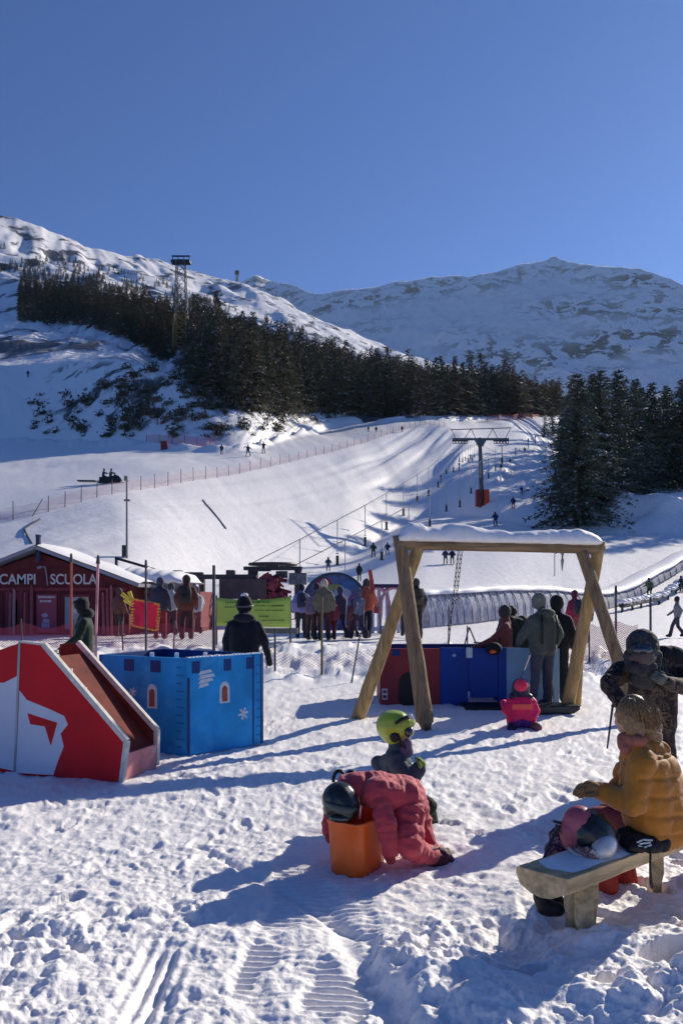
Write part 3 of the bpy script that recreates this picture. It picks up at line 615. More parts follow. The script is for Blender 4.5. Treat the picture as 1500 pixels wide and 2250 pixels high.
pan, deco, ln, u, nrm = wall_fn(Cc, Rr, hC, .04, cas, m_blue)
deco(arch(ln * .47, hC * .50, .135, .22), 'window_frame', m_palew); deco(arch(ln * .47, hC * .515, .07, .165), 'window_pane', m_brick, .007)
for zc, xw in ((.845, .18), (.80, .22), (.755, .20), (.71, .14)): deco([(.14, hC * zc - .012 - .02), (.14 + xw, hC * zc - .006), (.14 + xw * .9, hC * zc + .025), (.17, hC * zc + .012)], 'cloud_mark', m_palew, .003 + .0005 * xw)
flake(deco, ln * .72, hC * .36, .07, m_palew)
for k in (.06, .46, .76): deco([(ln * k, hC * .84), (ln * k + .10, hC * .84), (ln * k + .10, hC * .965), (ln * k, hC * .965)], 'painted_notch', m_navy)
deco([(ln * .845, 0.02), (ln * .865, .02), (ln * .865, hC * .99), (ln * .845, hC * .99)], 'panel_seam', m_navy); deco([(.0, .01), (.035, .01), (.035, hC * .8), (0, hC * .8)], 'panel_seam', m_navy)
for k in range(9): deco([(ln * .90, .1 + k * .1), (ln * .96, .1 + k * .1), (ln * .96, .115 + k * .1), (ln * .90, .115 + k * .1)], 'brick_mark', m_brk)
pan, deco, ln, u, nrm = wall_fn(Ll, Cc, hC, .04, cas, m_blue)
deco(arch(ln * .62, hC * .46, .135, .25), 'window_frame', m_palew); deco(arch(ln * .62, hC * .48, .07, .185), 'window_pane', m_brick, .007)
for k in (.30, .60): deco([(ln * k, hC * .84), (ln * k + .14, hC * .84), (ln * k + .14, hC * .965), (ln * k, hC * .965)], 'painted_notch', m_navy)
flake(deco, ln * .66, hC * .20, .07, m_palew); flake(deco, ln * .40, hC * .62, .05, m_palew)
for k in range(11): deco([(ln * .89, .08 + k * .085), (ln * (.94 + .03 * (k % 2)), .08 + k * .085), (ln * (.94 + .03 * (k % 2)), .095 + k * .085), (ln * .89, .095 + k * .085)], 'brick_mark', m_brk)
Bk = (WX(360, 9.75), 9.75, 0)
wall_fn(Rr, Bk, hC, .04, cas, m_navy); wall_fn(Bk, Ll, hC, .04, cas, m_navy)
for (px, Yc) in ((388, 8.45), (451, 8.5), (334, 8.5)):
    q = MB(); q.box((WX(px, Yc), Yc, hC + .01), (.045, .03, .07), rz=.3); chs(q.build('snow_lump', m_sn, bevel=.01), t=cas)
q = MB(); nsl = 22
for i in range(nsl):
    t = (i + .5) / nsl; P0 = Vector(Cc).lerp(Vector(Rr), t) + Vector((-.02, .03, 0)); q.ball(P0 + Vector((0, 0, hC + .002)), (.03 + .012 * random.random(), .02, .008 + .012 * random.random()), 8)
chs(q.build('snow_line', m_sn, smooth=True), t=cas)
# far castle: maroon gate + blue front
c2 = empty('play_castle', (1.6, 12.1, 0), 'maroon and dark blue toy castle with a black arched doorway behind the swing frame', 'play castle', 'painted castle panels of the play area')
h2 = .885; Ya = 12.05
pan, deco, ln, u, nrm = wall_fn((WX(835, Ya), Ya, 0), (WX(966, Ya), Ya, 0), h2, .05, c2, m_maroon)
deco(arch(ln * .47, .0, .30, .48), 'doorway', m_black); deco([(ln * .2, h2 * .87), (ln * .33, h2 * .87), (ln * .33, h2 * .99), (ln * .2, h2 * .99)], 'painted_notch', m_navy)
deco([(ln * .03, .09), (ln * .12, .09), (ln * .12, .26), (ln * .03, .26)], 'notice_plate', m_palew); deco([(ln * .045, .11), (ln * .105, .11), (ln * .105, .16), (ln * .045, .16)], 'notice_print', m_maroon, .0065); deco([(ln * .045, .19), (ln * .105, .19), (ln * .105, .235), (ln * .045, .235)], 'notice_print', m_maroon, .0065)
pan, deco, ln, u, nrm = wall_fn((WX(966.5, Ya), Ya, 0), (WX(1028, Ya), Ya, 0), h2 + .01, .05, c2, m_dblue)
flake(deco, ln * .5, h2 * .88, .03, m_palew)
pan, deco, ln, u, nrm = wall_fn((WX(1029, Ya), Ya, .12), (WX(1093, Ya), Ya, .12), h2 - .12, .05, c2, m_dblue)
deco([(-.01, .0), (.012, .0), (.012, .1), (-.01, .1)], 'hinge', m_palew); deco([(-.02, h2 - .26), (.012, h2 - .26), (.012, h2 - .12), (-.02, h2 - .12)], 'hinge', m_palew)
pan, deco, ln, u, nrm = wall_fn((WX(1094, Ya), Ya, 0), (WX(1112, Ya), Ya, 0), h2 + .02, .05, c2, m_dblue)
m_pv = mat('blue panel faded', (.02, .08, .26), .5, .2); wall_fn((WX(1112, Ya), Ya + .01, 0), (WX(1228, 11.9), 11.9, 0), h2 + .01, .04, c2, m_lblue)
wall_fn((WX(835, Ya), Ya + 1.2, 0), (WX(835, Ya), Ya + .02, 0), h2, .05, c2, m_maroon); wall_fn((WX(1112, Ya), Ya + .04, 0), (WX(1112, Ya), Ya + 1.2, 0), h2, .05, c2, m_dblue); wall_fn((WX(1112, Ya), Ya + 1.21, 0), (WX(835, Ya), Ya + 1.21, 0), h2, .05, c2, m_navy)
q = MB(); q.box((WX(1060, 11.75), 11.72, .03), (.62, .55, .06)); tag(q.build('dark_opening_slab', m_black, bevel=.01), 'black slab standing in for the dark opening under the blue castle door', 'dark slab')  # black slab added where the opening under the door is dark
# post boards right of the far castle
q = MB(); P_ = Vector(W(1272, 1540, 11.9)); q.bar((P_.x, 12.0, 0), (P_.x + .06, 12.0, .93), .055, .05, 10); tag(smooth_side(q.build('timber_post', m_leg)), 'short upright timber post just behind the right legs of the swing', 'post')
# bench -----------------------------------------------------
bx = empty('bench', (1.45, 3.86, 0), 'low half-log bench with snow on its near end, lower right', 'bench')
def chb(o): return chs(o, t=bx)
bu = Vector((.785, .62, 0)).normalized(); bn = Vector((bu.y, -bu.x, 0)); O_ = Vector((1.035, 3.535, 0)); Lb = 2.0; zt = .405; Wd = .27
q = MB(); prof = [(0, zt), (0, zt - .07), (-.035, zt - .085), (-.09, zt - .115), (-.14, zt - .12), (-.19, zt - .11), (-.245, zt - .08), (-.265, zt - .03), (-.26, zt)]
nS = 26; Vq = []
for i in range(nS + 1):
    t = i / nS; wv = .006 * math.sin(t * 17) + .004 * math.sin(t * 41 + 1)
    for k, (s_, z_) in enumerate(prof):
        Vq.append(O_ + bu * (t * Lb - (.05 * (-s_ / .27) if i == 0 else 0)) + bn * (s_ + (wv if z_ < zt - .01 else wv * .5)) + Vector((0, 0, z_ + (wv * .4))))
k_ = len(prof); fsq = [(i * k_ + j, i * k_ + (j + 1) % k_, (i + 1) * k_ + (j + 1) % k_, (i + 1) * k_ + j) for i in range(nS) for j in range(k_)] + [tuple(range(k_)), tuple(nS * k_ + j for j in range(k_ - 1, -1, -1))]
q.add(Vq, fsq); chb(q.build('seat', m_leg2 := mat('bench timber', (.60, .43, .23), .8, .35, 1.5, .005, 5, grain=((1.2, 16, 16), .667), dirt=(.24, .16, .09), dscale=7, damt=.6), bevel=.004))
def bleg(al, s_, r, h0=-.05):
    p = O_ + bu * al + bn * s_; q = MB(); q.tube([p + Vector((0, 0, h0)), p + Vector((.004, 0, .14)), p + Vector((0, 0, zt - .09))], [r * 1.03, r, r * .97], 12); chb(smooth_side(q.build('leg', m_leg2)))
bleg(.22, -.07, .048); bleg(.30, -.19, .045); bleg(.46, -.20, .045); bleg(1.55, -.09, .075); bleg(1.60, -.2, .07); bleg(1.1, -.2, .04)
q = MB(); Vq = []; nS2, kk2 = 30, 10
for i in range(nS2 + 1):
    t = i / nS2; al = .02 + t * .80
    for j in range(kk2 + 1):
        s_ = -.255 + j / kk2 * .235; ed = min(1, min(i, nS2 - i) / 3) * min(1, min(j, kk2 - j) / 1.6); zz = zt - .004 + ed * (.010 + .012 * math.exp(-((al - .28) / .18) ** 2) + .008 * float(vn2(np.array([al * 14]), np.array([s_ * 14]), 3)[0])) * (1 if al < .55 else .6)
        Vq.append(O_ + bu * (al + .02 * math.sin(j)) + bn * s_ + Vector((0, 0, zz)))
q.add(Vq, [(i * (kk2 + 1) + j, i * (kk2 + 1) + j + 1, (i + 1) * (kk2 + 1) + j + 1, (i + 1) * (kk2 + 1) + j) for i in range(nS2) for j in range(kk2)]); chb(q.build('snow_layer', m_sn, smooth=True))
# ---------------------------------------------------------------- people
def capsule_np(a, b, ra, rb, n=12):
    a = np.array(a, float); b = np.array(b, float); d = b - a; L_ = np.linalg.norm(d)
    if L_ < 1e-5: d = np.array([0, 0, 1.]); L_ = 1e-5
    else: d = d / L_
    s = np.cross(d, [1, 0, 0] if abs(d[0]) < .8 else [0, 1, 0]); s /= np.linalg.norm(s); t = np.cross(d, s); rows = []
    for base, r, angs in ((a, ra, np.linspace(-math.pi / 2, 0, 5)), (b, rb, np.linspace(0, math.pi / 2, 5))):
        for an in angs: rows.append((base + d * math.sin(an) * r, max(math.cos(an) * r, 1e-4)))
    th = np.arange(n) * 2 * math.pi / n; V = np.concatenate([c + np.outer(np.cos(th) * r, s) + np.outer(np.sin(th) * r, t) for c, r in rows])
    Fc = [(i * n + k, i * n + (k + 1) % n, (i + 1) * n + (k + 1) % n, (i + 1) * n + k) for i in range(len(rows) - 1) for k in range(n)]
    Fc += [tuple(range(n - 1, -1, -1)), tuple((len(rows) - 1) * n + k for k in range(n))]; return V, Fc
def blob(name, prims, mats, voxel=.02, smooth=3, parent=None, wrinkle=0, wscale=9, loc=(0, 0, 0), seed=0, fold=None):
    """prims: (p0, p1, r0, r1, material index[, wrinkle factor]) -> one continuous voxel-joined surface, faces coloured by the nearest limb"""
    V = []; Fc = []; b = 0
    for p in prims:
        v, f = capsule_np(p[0], p[1], p[2], p[3]); V.append(v); Fc += [tuple(i + b for i in q) for q in f]; b += len(v)
    V = np.concatenate(V); me = bpy.data.meshes.new(name); me.from_pydata(V.tolist(), [], Fc); o = bpy.data.objects.new(name, me); link(o)
    m = o.modifiers.new('r', 'REMESH'); m.mode = 'VOXEL'; m.voxel_size = voxel; m.adaptivity = 0
    if smooth: s = o.modifiers.new('s', 'SMOOTH'); s.factor = .5; s.iterations = smooth
    baked(o); me = o.data
    n = len(me.vertices); co = np.zeros(n * 3); me.vertices.foreach_get('co', co); co = co.reshape(-1, 3)
    def dist(P):
        D = np.empty((len(prims), len(P)))
        for i, p in enumerate(prims):
            a = np.array(p[0], float); bb = np.array(p[1], float); d = bb - a; L2_ = max(d.dot(d), 1e-9); t = np.clip(((P - a) @ d) / L2_, 0, 1)
            D[i] = np.linalg.norm(P - (a + t[:, None] * d), axis=1) - (p[2] + (p[3] - p[2]) * t)
        return D
    if wrinkle:
        no = np.zeros(n * 3); me.vertices.foreach_get('normal', no); no = no.reshape(-1, 3); D = dist(co); idx = D.argmin(0); wf = np.array([p[5] if len(p) > 5 else 1. for p in prims])[idx]
        ax_ = np.array([(np.array(p[1]) - np.array(p[0])) / (np.linalg.norm(np.array(p[1]) - np.array(p[0])) + 1e-6) for p in prims])[idx]
        al = (co * ax_).sum(1); q = co * wscale + seed; dsp = np.abs(vn3(q, seed)) * 1.6 - .35 + .45 * vn3(co * wscale * 2.3 + ax_ * al[:, None] * wscale * 2, seed + 3)
        qp = co * np.array([1, 1, 1.]) * wscale * .6 + ax_ * (al * wscale * 1.8)[:, None]; dsp += .8 * (.5 - np.abs(vn3(qp, seed + 7)) * 2.2)
        co = co + no * (wrinkle * wf * dsp)[:, None]; me.vertices.foreach_set('co', co.ravel())
    cen = np.zeros(len(me.polygons) * 3); me.polygons.foreach_get('center', cen); cen = cen.reshape(-1, 3); D = dist(cen); idx = D.argmin(0); mi = np.array([p[4] for p in prims])[idx]
    me.materials.clear()
    for mm in (mats if isinstance(mats, (list, tuple)) else [mats]): me.materials.append(mm)
    me.polygons.foreach_set('material_index', mi.astype(np.int32)); me.polygons.foreach_set('use_smooth', [True] * len(me.polygons)); me.update()
    o.parent = parent; o.location = loc; return o
def fab(name, col, **k): return mat(name, col, .8, .14, 9, .0015, 120, spec=.2, sheen=.15, **k)
m_skin = mat('skin', (.50, .28, .20), .55, .06, 10)
POSE = dict(pel=(0, 0, .93), ch=(0, .01, 1.27), nk=(0, .0, 1.48), hd=(0, .02, 1.62), sL=(-.175, 0, 1.38), eL=(-.27, -.03, 1.13), wL=(-.25, .12, .90), sR=(.175, 0, 1.38), eR=(.27, -.03, 1.13), wR=(.25, .12, .90),
            hL=(-.09, 0, .90), kL=(-.11, .03, .50), aL=(-.12, -.01, .10), hR=(.09, 0, .90), kR=(.11, .03, .50), aR=(.12, -.01, .10))
def pose(**k): p = dict(POSE); p.update(k); return p
def fig_prims(P, jm=0, tm=1, bm_=2, hm=3, gm=4, fm=5, bulk=1.0, toe=.15, fd=(0, 1)):
    v = {k: np.array(x, float) for k, x in P.items()}; pr = []; A = pr.append
    sx = (v['sR'] - v['sL']); sx = sx / np.linalg.norm(sx) * .075
    A((v['pel'] - sx, v['ch'] - sx * 1.3, .125 * bulk, .135 * bulk, jm)); A((v['pel'] + sx, v['ch'] + sx * 1.3, .125 * bulk, .135 * bulk, jm)); A((v['ch'], v['nk'], .145 * bulk, .085, jm))
    A((v['sL'] - np.array([0, 0, .025]), v['nk'] - np.array([0, 0, .06]), .062 * bulk, .085 * bulk, jm)); A((v['sR'] - np.array([0, 0, .025]), v['nk'] - np.array([0, 0, .06]), .062 * bulk, .085 * bulk, jm)); A((v['nk'], v['hd'], .065, .06, jm)); A((v['hd'], v['hd'] + np.array([0, -.01, .035]), .118, .112, hm)); f = np.array([fd[0], fd[1], 0]); A((v['hd'] + f * .055 - np.array([0, 0, .045]), v['hd'] + f * .06 - np.array([0, 0, .03]), .062, .055, fm))
    for s in 'LR':
        A((v['s' + s] - np.array([0, 0, .02]), v['e' + s], .068 * bulk, .062 * bulk, jm)); A((v['e' + s], v['w' + s], .062 * bulk, .05 * bulk, jm)); d = v['w' + s] - v['e' + s]; d = d / np.linalg.norm(d)
        A((v['w' + s], v['w' + s] + d * .10, .048, .042, gm)); A((v['w' + s] + d * .04, v['w' + s] + d * .07 + np.array([0, 0, .045]), .02, .018, gm))
        A((v['h' + s], v['k' + s], .105, .078, tm)); A((v['k' + s], v['a' + s], .078, .075, tm)); A((v['a' + s] - np.array([0, 0, .02]), v['a' + s] + np.array([f[0] * toe, f[1] * toe, -.03]), .07, .055, bm_)); A((v['a' + s] + np.array([0, 0, .12]), v['a' + s], .07, .075, bm_))
    return pr
cols = {}
def cm(c):
    k = tuple(round(x, 3) for x in c)
    if k not in cols: cols[k] = fab('cloth %02d' % len(cols), c)
    return cols[k]
m_ski = mat('ski top sheet', (.05, .05, .08), .4, .3)
HR_B = (.03, .03, .035); BT = (.03, .03, .035)
def person(px, Y, hgt, label, jac, tro, hel=HR_B, gl=(.02, .02, .02), P=None, face=90, voxel=.03, group=None, skis=None, z=None, bulk=1.0, wr=.006, poles=False):
    """face: heading in degrees, 0 = facing the camera (-Y), 90 = facing photo right, 180 = away"""
    X_ = WX(px, Y); zz = H(X_, Y) if z is None else z; s = hgt / 1.75; P = P or POSE
    mats = [cm(jac), cm(tro), cm(BT), cm(hel), cm(gl), m_skin]
    o = blob('person', fig_prims(P, bulk=bulk), mats, voxel=voxel, wrinkle=wr if voxel < .045 else 0, seed=int(px) % 97)
    o.location = (X_, Y, zz); o.scale = (s, s, s); o.rotation_euler = (0, 0, R(180 + face)); tag(o, label, 'person', group)
    if skis is not None:
        for sg in (-1, 1):
            q = MB(); x_ = sg * .13; q.box((x_, .15, .012), (.09, 1.55, .02)); q.box((x_, 1.0, .05), (.08, .2, .015), rot=Matrix.Rotation(.35, 3, 'X')); k = q.build('ski', cm(skis), o)
    if poles:
        for sg in (-1, 1): q = MB(); q.bar((sg * .28, .2, .9), (sg * .38, .25, .02), .009, n=5); q.build('ski_pole', m_darkm, o)
    return o
SKI = pose(pel=(0, -.05, .82), ch=(0, .06, 1.12), nk=(0, .12, 1.32), hd=(0, .15, 1.45), sL=(-.19, .1, 1.24), eL=(-.32, .05, 1.0), wL=(-.33, .3, .9), sR=(.19, .1, 1.24), eR=(.32, .05, 1.0), wR=(.33, .3, .9), hL=(-.1, -.05, .8), kL=(-.14, .12, .46), aL=(-.15, -.02, .12), hR=(.1, -.05, .8), kR=(.14, .12, .46), aR=(.15, -.02, .12))
ARMUP = pose(eL=(-.45, 0, 1.38), wL=(-.62, .05, 1.2), eR=(.42, 0, 1.2), wR=(.58, .1, 1.05), kL=(-.2, .1, .5), aL=(-.26, .12, .1), kR=(.2, -.08, .5), aR=(.27, -.14, .1))
WALK = pose(kL=(-.1, .2, .52), aL=(-.1, .28, .12), kR=(.1, -.02, .5), aR=(.1, -.28, .14), eL=(-.26, -.15, 1.15), wL=(-.26, -.05, .92), eR=(.26, .1, 1.15), wR=(.24, .3, 1.0))
BENT = pose(ch=(0, .16, 1.22), nk=(0, .27, 1.36), hd=(0, .34, 1.42), sL=(-.19, .2, 1.32), sR=(.19, .2, 1.32), eL=(-.26, .25, 1.05), wL=(-.2, .42, .88), eR=(.26, .25, 1.05), wR=(.2, .42, .88))
# --- close adults behind the play panels
person(187, 11.5, 1.68, 'person in a long dark green coat and pale face covering behind the red slide', (.015, .028, .018), (.02, .02, .025), (.012, .012, .012), face=285, voxel=.014, bulk=1.05, wr=.008, P=pose(hd=(0, .05, 1.61), eL=(-.24, .08, 1.14), wL=(-.2, .3, .98)))
pb = person(537, 10.5, 1.72, 'person in a black jacket seen from behind the blue castle, arms hanging', (.010, .011, .018), (.02, .02, .025), (.010, .010, .012), face=186, voxel=.014, bulk=.98, wr=.009, P=pose(hd=(0.0, .03, 1.60), eL=(-.25, .02, 1.12), wL=(-.24, .06, .86), eR=(.27, .0, 1.14), wR=(.33, .08, .88), sL=(-.18, 0, 1.35), sR=(.18, 0, 1.35)))
q = MB(); q.ball((0, .0, 1.745), (.055, .04, .03), 10); q.build('bobble', mat('white wool', (.75, .75, .75), .9, .1), pb, smooth=True)
# group under the swing
person(1192, 11.55, 1.74, 'man in a grey-green jacket and dark grey striped trousers standing under the swing', (.075, .085, .072), (.055, .06, .08), (.16, .17, .15), face=200, voxel=.014, bulk=1.15, wr=.010, P=pose(hd=(-.03, .06, 1.62), kL=(-.12, .03, .5), aL=(-.2, .0, .1), kR=(.12, .05, .5), aR=(.13, .06, .1), eL=(-.3, .08, 1.12), wL=(-.22, .3, 1.0)))
person(1222, 12.2, 1.70, 'person in black half hidden behind the grey-green jacket man', (.012, .012, .015), (.014, .02, .022), (.012, .012, .012), face=150, voxel=.02, bulk=1.1)
person(1143, 12.6, 1.72, 'person in a dark olive jacket leaning over the light blue board', (.030, .034, .024), (.05, .05, .06), (.05, .05, .04), face=195, voxel=.016, bulk=1.35, wr=.012, P=BENT)
person(1110, 12.55, 1.55, 'person in a red jacket reaching an arm out to the left behind the blue board', (.20, .05, .045), (.03, .03, .04), (.06, .05, .045), face=260, voxel=.018, bulk=1.0, P=pose(eL=(-.25, .25, 1.12), wL=(-.22, .55, .98), eR=(.25, .2, 1.1), wR=(.2, .5, .96)))
q = MB(); q.ball(W(1084, 1425, 11.9), (.13, .10, .10), 12); ob = q.build('bag', mat('black bag cloth', (.014, .014, .016), .8, .3, 8, .004, 20), smooth=True); tag(ob, 'black bag with an orange patch on top of the blue castle wall', 'bag')
q = MB(); q.ball(W(1082, 1432, 11.80), (.055, .02, .03), 10); q.build('orange_patch', mat('orange fabric', (.7, .12, .03), .7, .1), ob, smooth=True)
# --- crowd on the plateau by the hut
cr = [(410, 22.6, 1.90, 'person in a brown-red jacket and dark trousers with back turned beside the dark pole', (.11, .03, .022), (.05, .015, .02), (.05, .03, .03), 180, POSE, 1.25),
 (352, 22.9, 1.84, 'person in a dark jacket and red trousers standing by the red flag', (.04, .035, .06), (.25, .02, .03), (.05, .05, .09), 170, POSE, 1.2),
 (377, 24.5, 1.70, 'person in a light grey jacket just behind the red flag', (.35, .35, .38), (.08, .03, .04), (.06, .06, .06), 200, WALK, 1.0),
 (662, 23.6, 1.66, 'person in a lavender jacket at the right end of the green banner', (.22, .21, .45), (.035, .03, .05), (.02, .02, .05), 190, POSE, 1.1),
 (684, 22.3, 1.62, 'person in a mauve and brown ski suit leaning by the painted arch', (.22, .14, .20), (.07, .03, .035), (.06, .04, .08), 150, BENT, 1.15),
 (712, 22.0, 1.75, 'person in an olive jacket with a white hat in front of the painted arch', (.16, .13, .09), (.07, .02, .025), (.45, .42, .32), 170, POSE, 1.2),
 (728, 22.2, 1.25, 'child in a maroon suit in front of the painted arch', (.18, .03, .05), (.12, .015, .02), (.14, .05, .04), 175, POSE, 1.3),
 (748, 22.6, 1.55, 'person in a dark blue suit at the foot of the painted arch', (.06, .05, .09), (.03, .025, .05), (.05, .05, .10), 210, WALK, 1.05),
 (805, 22.8, 1.78, 'person in an orange patterned jacket and dark trousers carrying skis', (.45, .10, .06), (.025, .02, .035), (.05, .05, .06), 170, WALK, 1.15),
 (789, 22.4, 1.5, 'person in a grey-blue jacket stepping behind the swing leg', (.12, .13, .2), (.05, .03, .06), (.1, .1, .15), 220, WALK, 1.0),
 (914, 22.7, 1.80, 'person in black behind the upper part of the left swing leg', (.03, .028, .026), (.016, .016, .022), (.06, .055, .045), 190, POSE, 1.1),
 (1262, 21.5, 1.55, 'person in a crimson jacket behind the right swing legs', (.24, .02, .05), (.2, .05, .07), (.10, .02, .03), 200, POSE, 1.1),
 (1284, 23.5, 1.4, 'child in a brown jacket behind the pink net', (.10, .04, .03), (.08, .03, .03), (.05, .03, .03), 160, POSE, 1.1)]
cr += [(776, 23.4, 1.2, 'child in a pink-brown jacket between the painted arch and the orange jacket', (.20, .07, .08), (.08, .03, .05), (.1, .04, .08), 200, WALK, 1.2),
 (696, 24.2, 1.7, 'person in a dusty rose jacket behind the mauve suit', (.30, .16, .16), (.05, .03, .04), (.05, .04, .05), 190, POSE, 1.1),
 (262, 24.3, 1.55, 'person in a brown red coat at the right corner of the hut', (.14, .05, .04), (.06, .03, .03), (.08, .06, .05), 150, POSE, 1.1),
 (432, 25.5, 1.6, 'person in a pale jacket right of the brown-red jacket', (.40, .38, .42), (.2, .05, .07), (.1, .08, .1), 200, WALK, 1.05),
 (892, 24.0, 1.6, 'person in a slate blue jacket between the legs of the left swing trestle', (.08, .09, .14), (.03, .03, .05), (.2, .2, .22), 180, WALK, 1.05)]
for (px, Y_, h_, lab, j_, t_, hl, fc, PP, bk) in cr: person(px, Y_, h_, lab, j_, t_, hl, face=fc, voxel=.032, P=PP, bulk=bk, wr=.01)

# --- skiers
sk = [(1427, 1314, 50, 'skier in an olive suit skiing down on the right, skis pointing left', (.10, .13, .06), (.03, .05, .04), 300, SKI, 1),
 (1487, 1402, 92, 'person in a grey jacket walking at the right edge above the camouflaged shoulder', (.20, .20, .21), (.045, .04, .06), 250, WALK, 0),
 (1497, 1300, 34, 'dark skier at the far right edge below the snow tube', (.03, .03, .05), (.02, .02, .03), 200, SKI, 1),
 (1127, 1119, 31, 'skier in dark blue crossing the tree shadow right of the orange-based pylon', (.02, .03, .10), (.02, .02, .06), 180, SKI, 1),
 (1145, 1086, 20, 'small dark skier higher up in the tree shadow', (.03, .04, .12), (.02, .02, .06), 180, SKI, 1),
 (1088, 1156, 36, 'skier in navy just above the swing beam, below the pylon', (.02, .03, .09), (.015, .02, .06), 190, SKI, 1),
 (978, 1240, 34, 'first of two skiers riding the drag lift under the swing beam', (.05, .04, .10), (.02, .02, .04), 170, SKI, 1),
 (993, 1240, 32, 'second of two skiers riding the drag lift under the swing beam', (.02, .02, .05), (.02, .02, .05), 175, SKI, 1),
 (820, 1226, 38, 'skier in dark green being towed left of the swing beam', (.03, .06, .05), (.02, .025, .04), 180, SKI, 1),
 (721, 1256, 36, 'skier with a grey backpack just above the painted arch', (.07, .10, .11), (.02, .02, .03), 180, SKI, 0),
 (789, 1278, 30, 'person in near black standing right of the painted arch', (.015, .03, .03), (.01, .02, .02), 180, POSE, 0),
 (851, 1220, 28, 'small dark skier beside the left end of the swing beam', (.05, .04, .07), (.03, .03, .05), 180, SKI, 1),
 (545, 1003, 27, 'left of two skiers with legs apart on the upper piste', (.02, .03, .06), (.02, .02, .03), 200, ARMUP, 1),
 (579, 996, 29, 'right of two skiers with legs apart on the upper piste', (.03, .03, .05), (.02, .02, .03), 160, ARMUP, 1),
 (487, 999, 24, 'dark figure standing alone at the foot of the shaded knoll', (.03, .05, .06), (.02, .02, .03), 180, POSE, 0),
 (883, 949, 15, 'tiny dark skier at the far end of the upper piste net', (.04, .03, .05), (.03, .02, .03), 180, POSE, 0),
 (826, 951, 15, 'tiny dark skier on the upper piste left of the far one', (.04, .03, .05), (.03, .02, .03), 180, POSE, 0),
 (809, 949, 13, 'tiniest dark figure on the upper piste behind the net', (.05, .05, .07), (.03, .02, .03), 180, POSE, 0),
 (62, 829, 20, 'lone small skier on the shaded left slope below the crest', (.03, .04, .06), (.02, .02, .04), 190, SKI, 1),
 (1152, 996, 16, 'tiny skier beside the red-tipped stakes near the big trees', (.04, .03, .03), (.02, .02, .03), 180, SKI, 0),
 (1120, 1020, 14, 'tiny skier under the right arm of the lift pylon', (.03, .03, .05), (.02, .02, .03), 180, SKI, 0),
 (1100, 1033, 12, 'tiniest skier right behind the lift pylon mast', (.04, .04, .05), (.02, .02, .03), 180, SKI, 0)]
for (px, py, hp, lab, j_, t_, fc, PP, s_) in sk:
    p = pick(px, py, 26); hh = hp * p[1] / F; hh = min(max(hh, 1.25), 2.0); person(px, p[1], hh, lab, j_, t_, (.03, .03, .04), face=fc, voxel=.055 if p[1] > 45 else .035, P=PP, skis=(.03, .03, .04) if s_ else None, bulk=1.1)
# small things that break up the plain clothes of the nearer adults
def extra(nm, build, root, m, smooth=True):
    q = MB(); build(q); return q.build(nm, m, root, smooth=smooth)
byl = {o.get('label', ''): o for o in C.objects if o.name.startswith('person')}
gm_ = [o for l, o in byl.items() if l.startswith('man in a grey-green')][0]
for sg in (-1, 1): extra('trouser_stripe', lambda q: q.tube([(sg * .185, .02, .86), (sg * (.20 if sg < 0 else .185), .03, .5), (sg * (.27 if sg < 0 else .20), .0, .14)], .014, 5), gm_, mat('pale stripe', (.35, .36, .38), .7))
extra('hood', lambda q: q.ball((0, -.085, 1.455), (.15, .075, .07), 14), gm_, cm((.06, .068, .058)))
extra('chest_strap', lambda q: (q.tube([(-.12, -.15, 1.42), (-.14, -.19, 1.2), (-.13, -.17, 1.0)], .016, 6), q.tube([(.12, -.15, 1.42), (.14, -.19, 1.2), (.13, -.17, 1.0)], .016, 6)), gm_, m_black)
bj = [o for l, o in byl.items() if l.startswith('person in a black jacket seen')][0]
extra('hood', lambda q: q.ball((0, -.09, 1.435), (.15, .07, .065), 14), bj, cm((.014, .015, .024)))
extra('helmet_brim', lambda q: q.tube([(-.118, -.02, 1.60), (-.09, -.10, 1.59), (0, -.125, 1.585), (.09, -.10, 1.59), (.118, -.02, 1.60)], .014, 6), bj, mat('grey trim', (.10, .10, .11), .5))
gc0 = [o for l, o in byl.items() if l.startswith('person in a long dark green')][0]
extra('face_mask', lambda q: q.ball((0, .12, 1.575), (.072, .06, .085), 14), gc0, mat('pale grey fleece', (.30, .32, .35), .9, .25, 20, .003, 60))
extra('goggles', lambda q: q.ball((0, .13, 1.665), (.08, .05, .035), 14), gc0, m_black)
gc = [o for l, o in byl.items() if l.startswith('person in a long dark green')][0]
extra('hood', lambda q: q.ball((0, -.06, 1.50), (.125, .085, .08), 14), gc, cm((.012, .022, .014)))
for k, (l0, c_) in enumerate((('person in a lavender', (.05, .05, .08)), ('person in a brown-red', (.04, .03, .03)), ('person in a dusty rose', (.05, .06, .12)), ('person in black behind the upper', (.06, .05, .04)), ('person in a slate blue', (.20, .04, .05)), ('person in a crimson', (.04, .03, .05)))):
    for l, o in byl.items():
        if l.startswith(l0): extra('backpack', lambda q: (q.prism([(-.15, -.22), (.15, -.22), (.17, .05), (.13, .24), (-.13, .24), (-.17, .05)], (0, -.13, 1.22), (1, 0, 0), (0, 0, 1), (0, -1, 0), .15), q.prism([(-.10, -.16), (.10, -.16), (.10, .02), (-.10, .02)], (0, -.275, 1.20), (1, 0, 0), (0, 0, 1), (0, -1, 0), .05)), o, cm(c_))
for l0 in ('person in a mauve', 'person in a dark blue suit', 'person in an orange', 'person in a grey-blue', 'person in a light grey'):
    for l, o in byl.items():
        if l.startswith(l0):
            for sg in (-1, 1): extra('ski_pole', lambda q: (q.bar((sg * .30, .22, 1.0), (sg * .40, .38, .02), .010, n=5), q.bar((sg * .30, .22, 1.0), (sg * .295, .21, 1.1), .018, n=6), q.bar((sg * .395, .37, .08), (sg * .396, .372, .09), .04, n=8)), o, m_darkm, False)
